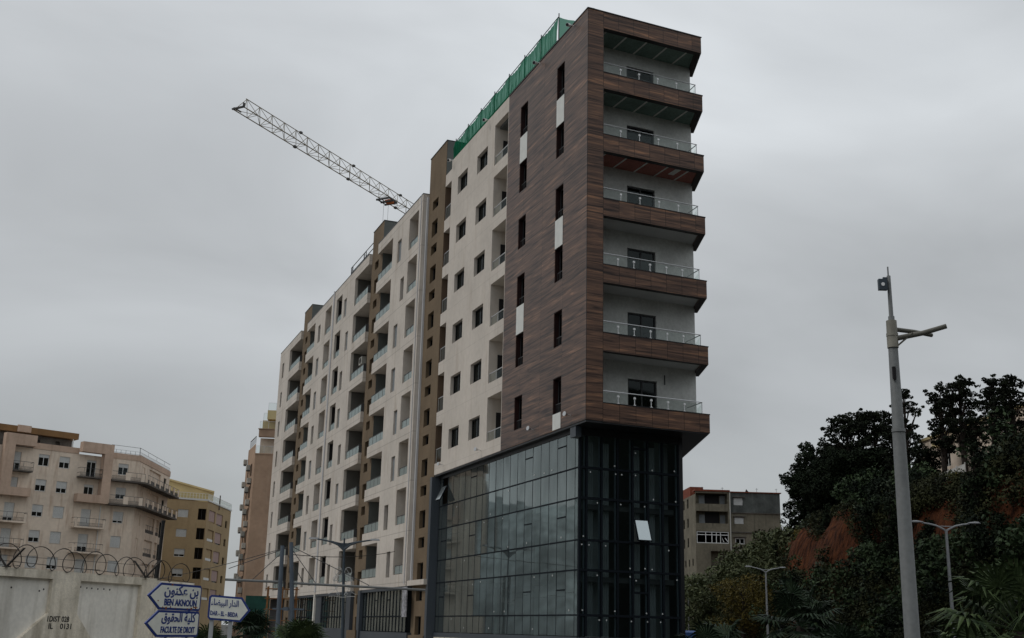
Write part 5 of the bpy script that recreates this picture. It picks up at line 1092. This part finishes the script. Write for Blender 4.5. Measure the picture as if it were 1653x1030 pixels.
def tree(name, loc, H_, R_, label, kind='pine', mat_='pine', group=None, trunk_h=.45, seed=0, leaf=.30, lean=0, n_cl=26, dens=150, bare=.0):
    r_ = random.Random(seed); S = empty(name, loc, 0, label, 'tree', group)
    tr_ = MB(); top = Vector((lean*H_, 0, H_*.93)); tk = [Vector((0, 0, -1.0)), Vector((lean*H_*.2+r_.uniform(-.2, .2), r_.uniform(-.2, .2), H_*.3)), Vector((lean*H_*.5, r_.uniform(-.3, .3), H_*.6)), top]
    tr_.tube(tk, [.30, .24, .16, .04] if H_ > 6 else [.2, .15, .1, .03], 8); cl = []
    for k in range(n_cl):
        u = (k+.5)/n_cl; h = trunk_h+(1-trunk_h)*u
        if kind == 'pine': rad = R_*(1-.60*max(0, (h-.62)/.38)**1.6)*(.55+.45*min(1, (h-trunk_h)/.18+.3))
        elif kind == 'cone': rad = R_*(1-u)**.75+.12
        elif kind == 'round': rad = R_*math.sqrt(max(.05, 1-((h-.66)/.40)**2))
        else: rad = R_
        a = k*2.399+r_.uniform(-.5, .5); rr = rad*r_.uniform(.25, .95) if kind != 'cone' else rad*r_.uniform(.2, .55)
        c = Vector((rr*cos(a)+lean*H_*h, rr*sin(a), H_*h*(1 if kind != 'round' else .93)+r_.uniform(-.3, .3)))
        cr_ = (R_*(r_.uniform(.22, .38) if R_ > 2 else r_.uniform(.20, .40)) if kind != 'cone' else max(.3, rad*r_.uniform(.45, .7)))
        cl.append((tuple(c), cr_))
        if kind != 'cone':
            b0 = Vector((lean*H_*h*.8, 0, H_*max(trunk_h*.75, h-.18))); tr_.tube([b0, b0.lerp(c, .55)+Vector((0, 0, -.2)), c], [H_*.008, H_*.005, .02], 5, False)
            if r_.random() < .85:
                c2 = c+Vector((cos(a), sin(a), r_.uniform(-.2, .6)))*cr_*r_.uniform(.8, 1.5); cl.append((tuple(c2), cr_*r_.uniform(.3, .65)))
    tr_.build('trunk', 'bark', S); crown('crown', cl, leaf, dens, mat_, S, .55 if kind == 'pine' else .85)
    return S
G1 = 'dark pines and evergreens on the hilltop'
def AZ(px, py=850):
    xi, yi = (px-826.5)/1849.14, (515-py)/1849.14; v = fwd+rt*xi+up*yi; return math.atan2(v.x, v.y)
def onhill(px, x, dz=0): y = x/math.tan(AZ(px)); return (x, y, float(hill_h(np.array(x), np.array(y)))+dz)
def topH(loc, py, px):
    xi, yi = (px-826.5)/1849.14, (515-py)/1849.14; v = fwd+rt*xi+up*yi; return 1.7+v.z/math.hypot(v.x, v.y)*math.hypot(loc[0], loc[1])-loc[2]
T_ = [  # px, x, top py, radius, kind, material, leaf, trunk, seed, label
 (1300, 36.5, 745, 2.6, 'round', 'broad', .20, .04, 1, 'lowest leafy tree at the left end of the dark hilltop trees'),
 (1330, 38.0, 712, 3.2, 'round', 'broad', .21, .04, 2, 'rounded dark evergreen second from the left on the hilltop'),
 (1376, 38.5, 668, 3.0, 'pine', 'pine', .20, .05, 3, 'broad flat-topped dark pine left of the tall grey pole'),
 (1420, 37.0, 662, 2.5, 'pine', 'pine', .20, .05, 4, 'dense dark pine directly behind the tall grey pole'),
 (1398, 35.5, 722, 3.4, 'round', 'broad', .19, .02, 21, 'squat dark evergreen filling the gap below the flat-topped pine'),
 (1345, 35.2, 745, 3.6, 'round', 'broad', .19, .02, 22, 'squat dark bush-like tree at the cliff edge under the rounded evergreen'),
 (1473, 37.0, 626, 1.5, 'pine', 'pine', .15, .22, 5, 'pointed open-crowned pine just right of the tall grey pole'),
 (1455, 36.8, 672, 1.4, 'pine', 'pine', .15, .15, 15, 'smaller ragged pine leaning against the pointed pine by the grey pole'),
 (1497, 36.0, 722, 1.7, 'pine', 'pine', .15, .06, 6, 'low dark pine spreading over the pale metal fence'),
 (1533, 37.2, 622, 1.35, 'pine', 'pine', .15, .40, 16, 'left and lower one of the paired tall pines before the pale house'),
 (1566, 36.5, 604, 1.55, 'pine', 'pine', .15, .40, 7, 'tall umbrella-shaped pine with bare trunk in front of the pale house'),
 (1588, 36.2, 668, .9, 'pine', 'pine', .13, .40, 17, 'thin straggly pine with bare stem between the two tall pines'),
 (1620, 36.5, 610, 1.15, 'pine', 'pine', .14, .42, 8, 'tall dark pine with long trunk near the right edge'),
 (1650, 36.5, 606, 1.5, 'pine', 'pine', .14, .34, 9, 'dark pine cut by the right edge of the picture')]
for px, x, py, r, kd, mt_, lf, th, sd_, lb in T_:
    lc = onhill(px, x, -.2); tree('pine_tree' if kd == 'pine' else 'evergreen_tree', lc, topH(lc, py, px)*(.97 if kd == 'pine' else 1.0), r, lb, kd, mt_, G1, th, sd_, lf, n_cl=(46 if r < 2 else 62) if kd == 'pine' else 70, dens=420 if r < 2 else 260)
G2 = 'narrow cypresses on the red slope'
for px, x, py, r, sd_, lb in ((1336, 30.0, 818, 1.0, 31, 'narrow dark cypress left of the bare red cliff patch'), (1400, 29.6, 815, 1.25, 32, 'narrow dark cypress right of the bare red cliff patch'), (1438, 28.5, 800, 1.5, 35, 'dark cypress partly behind the tall grey pole'), (1582, 28.2, 712, 1.15, 33, 'tallest dark cypress standing right of the nearest twin-head lamp'), (1614, 27.2, 830, 1.3, 36, 'stout dark cypress at the far right of the slope'), (1500, 30.2, 845, 1.1, 34, 'small dark cypress above the nearest twin-head lamp'), (1250, 30.5, 872, 1.1, 37, 'short dark cypress beside the right wall of the old house')):
    lc = onhill(px, x, -.6); tree('cypress_tree', lc, topH(lc, py, px), r, lb, 'cone', 'broad', G2, .03, sd_, .12, n_cl=34, dens=420)
G3 = 'olive-yellow trees by the road below the old house'
for px, y, h, r, sd_, lb in ((1196, 112, 7.6, 2.7, 41, 'yellowish-green spreading tree in front of the old house'), (1134, 136, 7.0, 2.4, 42, 'yellow-green tree beside the glass corner, behind the farthest lamp'), (1232, 118, 6.8, 2.8, 43, 'olive-brown tree right of the yellowish spreading tree')):
    a = AZ(px); tree('olive_tree', (y*math.tan(a), y, -.1), h, r, lb, 'round', 'olive', G3, .32, sd_, .12, n_cl=46, dens=240)
# reeds and shrubs in front of the old house
RC = []
for k in range(60):
    px = rng.uniform(1120, 1275); y = rng.uniform(120, 150); x = y*math.tan(AZ(px)); top = np.interp(px, [1105, 1150, 1200, 1262, 1275], [6.5, 9.0, 10.5, 12.5, 13]); z0 = float(hill_h(np.array(x), np.array(y)))
    for j in range(5): RC.append(((x+rng.normal(0, 1.2), y+rng.normal(0, 1.5), z0+(top-z0)*rng.uniform(.1, .95)), rng.uniform(.8, 1.5)))
rd = crown('reed_thicket', RC, .26, 75, 'reed', None, 1.0); tag(rd, kind='stuff', label='tall reedy thicket below the old house', cat='shrubs')
# slope cover, leaving the bare red cliff faces open
patches = [(1288, 874, 17, 28), (1306, 896, 15, 30), (1356, 860, 20, 26), (1370, 892, 22, 28), (1420, 870, 13, 20), (1512, 838, 24, 22), (1536, 862, 20, 24), (1478, 868, 12, 14), (1600, 870, 12, 12), (1642, 850, 10, 12), (1216, 1008, 20, 14), (1402, 1018, 36, 8)]
fwd_n = np.array([0, cos(pit), sin(pit)]); upn = np.array(up); rtn = np.array(rt)
def pix(p): v = np.array(p)-np.array([0, 0, 1.7]); d = v@fwd_n; return 826.5+1849.14*(v@rtn)/d, 515-1849.14*(v@upn)/d
CL = []; CG = []
tries = 0
while len(CL) < 3300 and tries < 22000:
    tries += 1; y = rng.uniform(34, 150) if rng.random() < .6 else rng.uniform(62, 100); x = rng.uniform(24.2, 37.5) if rng.random() < .85 else rng.uniform(24, 27); z = float(hill_h(np.array(x), np.array(y)))
    px, py = pix((x, y, z+.4))
    if px < 1085 or px > (1720 if rng.random() < .55 else 2300): continue
    if px > 1495 and x > 32.8: continue
    if any(((px-a)/(w_+5))**2+((py-b)/(h_+5))**2 < 1 for a, b, w_, h_ in patches): continue
    CL.append(((x, y, z+.35), rng.uniform(.5, 1.25)*(.8 if y < 60 else 1)))
sh = crown('hillside_shrubs', CL[:3200], .14, 130, 'shrub', None, .8); tag(sh, kind='stuff', label='dark shrubs and creepers covering the red slope', cat='shrubs')
def bushes(n, rmin, rmax, leaf, mt_, dens, lab, nm):
    C_ = []; k = 0
    while k < n:
        y = rng.uniform(36, 140)*.5+rng.uniform(40, 100)*.5; x = rng.uniform(24.2, 35.5); px, py = pix((x, y, float(hill_h(np.array(x), np.array(y)))+.5))
        if px < 1100 or px > 1715 or any(((px-a)/(w_+13))**2+((py-b)/(h_+13))**2 < 1 for a, b, w_, h_ in patches): continue
        if px > 1495 and (x > 32.0 or (y < 90 and x > 30.5)): continue
        k += 1; z = float(hill_h(np.array(x), np.array(y))); R0 = rng.uniform(rmin, rmax)
        for j in range(rng.integers(5, 11)): d = rng.normal(0, .55, 3)*R0; C_.append(((x+d[0], y+d[1], z+.5*R0+abs(d[2])), R0*rng.uniform(.3, .62)))
    o = crown(nm, C_, leaf, dens, mt_, None, .85); tag(o, kind='stuff', label=lab, cat='shrubs')
bushes(70, .8, 1.7, .21, 'bush_green', 95, 'mid-green leafy bushes scattered over the slope', 'leafy_bushes')
bushes(60, .7, 1.5, .17, 'bush_dark', 150, 'almost black bushes in the folds of the slope', 'dark_bushes')
bushes(34, .6, 1.2, .15, 'bush_grey', 110, 'grey-green pale-leaved bushes on the slope', 'pale_bushes')
GR_ = []
for px, x, wd in ((1360, 33.0, 30), (1300, 33, 20), (1500, 33.4, 60), (1395, 26.0, 60), (1440, 25.5, 40)):
    for k in range(26): p = onhill(px+rng.uniform(-wd, wd), x+rng.uniform(-.5, .8)); GR_.append(((p[0], p[1], p[2]+.25), rng.uniform(.35, .7)))
gg = crown('dry_grass', GR_, .16, 170, 'olive', None, .8); tag(gg, kind='stuff', label='dry olive grass tufts on the cliff edge', cat='grass')

def fan_palm(loc, Hh_, R_, n, label, mat_, seed, group='low fan palms'):
    r_ = random.Random(seed); S = empty('fan_palm', loc, 0, label, 'palm tree', group)
    q = MB(); q.tube([(0, 0, -.3), (0, 0, Hh_*.5), (.03, 0, Hh_)], [.20, .17, .15], 9); q.build('trunk', 'bark', S)
    for k in range(n):
        a = k*2.399+r_.uniform(-.3, .3); el = radians(r_.uniform(-28, 78)); L_ = R_*r_.uniform(.45, .62); d = Vector((cos(a)*cos(el), sin(a)*cos(el), sin(el))); b = Vector((0, 0, Hh_))
        tip = b+d*L_; side = d.cross(Vector((0, 0, 1))).normalized(); upv = side.cross(d).normalized(); q = MB(); q.tube([b, b+d*L_*.5+Vector((0, 0, .03)), tip], [.022, .016, .012], 5, False)
        nb = 17; FR_ = R_*r_.uniform(.42, .55); tw = r_.uniform(-.5, .5); s2 = side*cos(tw)+upv*sin(tw); u2 = upv*cos(tw)-side*sin(tw)
        for j in range(nb):
            ph_ = radians(-125+250*j/(nb-1)); bd = (d*cos(ph_)+s2*sin(ph_)); ln = FR_*(1-.25*abs(j-nb/2)/nb)*r_.uniform(.9, 1.05); w_ = FR_*.055
            m1_ = tip+bd*ln*.55+u2*.02; e_ = tip+bd*ln-Vector((0, 0, ln*r_.uniform(.12, .38))); sd2 = bd.cross(u2).normalized()*w_
            q.poly([tip, m1_-sd2, m1_+u2*w_*.5]); q.poly([tip, m1_+u2*w_*.5, m1_+sd2]); q.poly([m1_-sd2, e_, m1_+u2*w_*.5]); q.poly([m1_+u2*w_*.5, e_, m1_+sd2])
        q.build('frond', mat_, S)
    return S
def pp(px, d): a = AZ(px); return (d*sin(a), d*cos(a), 0)
fan_palm(pp(1632, 25), 1.9, 1.75, 26, 'large pale-tipped fan palm in the lower right corner', 'palm', 51)
fan_palm(pp(1558, 29), 1.0, 1.5, 20, 'low fan palm at the bottom, between the nearest lamp and the large palm', 'palm', 52)
fan_palm(pp(1284, 44), 2.1, 1.9, 24, 'dark fan palm below the middle twin-head lamp', 'palmdark', 53)
fan_palm(pp(1152, 42), .9, 1.8, 22, 'dark fan palm at the bottom beside the glass corner', 'palmdark', 54)
fan_palm(pp(1352, 38), .8, 1.6, 20, 'dark fan palm at the bottom between lamp and tall pole', 'palmdark', 55)
fan_palm(pp(1500, 34), .7, 1.3, 16, 'small fan palm at the bottom just right of the tall pole', 'palmdark', 56)
fan_palm(pp(412, 44), 1.35, 1.25, 26, 'dark fan palm right of the DAR - EL - BEIDA sign', 'palmdark', 57)
fan_palm(pp(495, 46), .75, 1.5, 26, 'bright green fan palm at the foot of the shopfronts', 'palm', 58)
fan_palm(pp(348, 44), .6, 1.3, 20, 'green fan palm seen between the posts of the right-pointing sign', 'palm', 59)
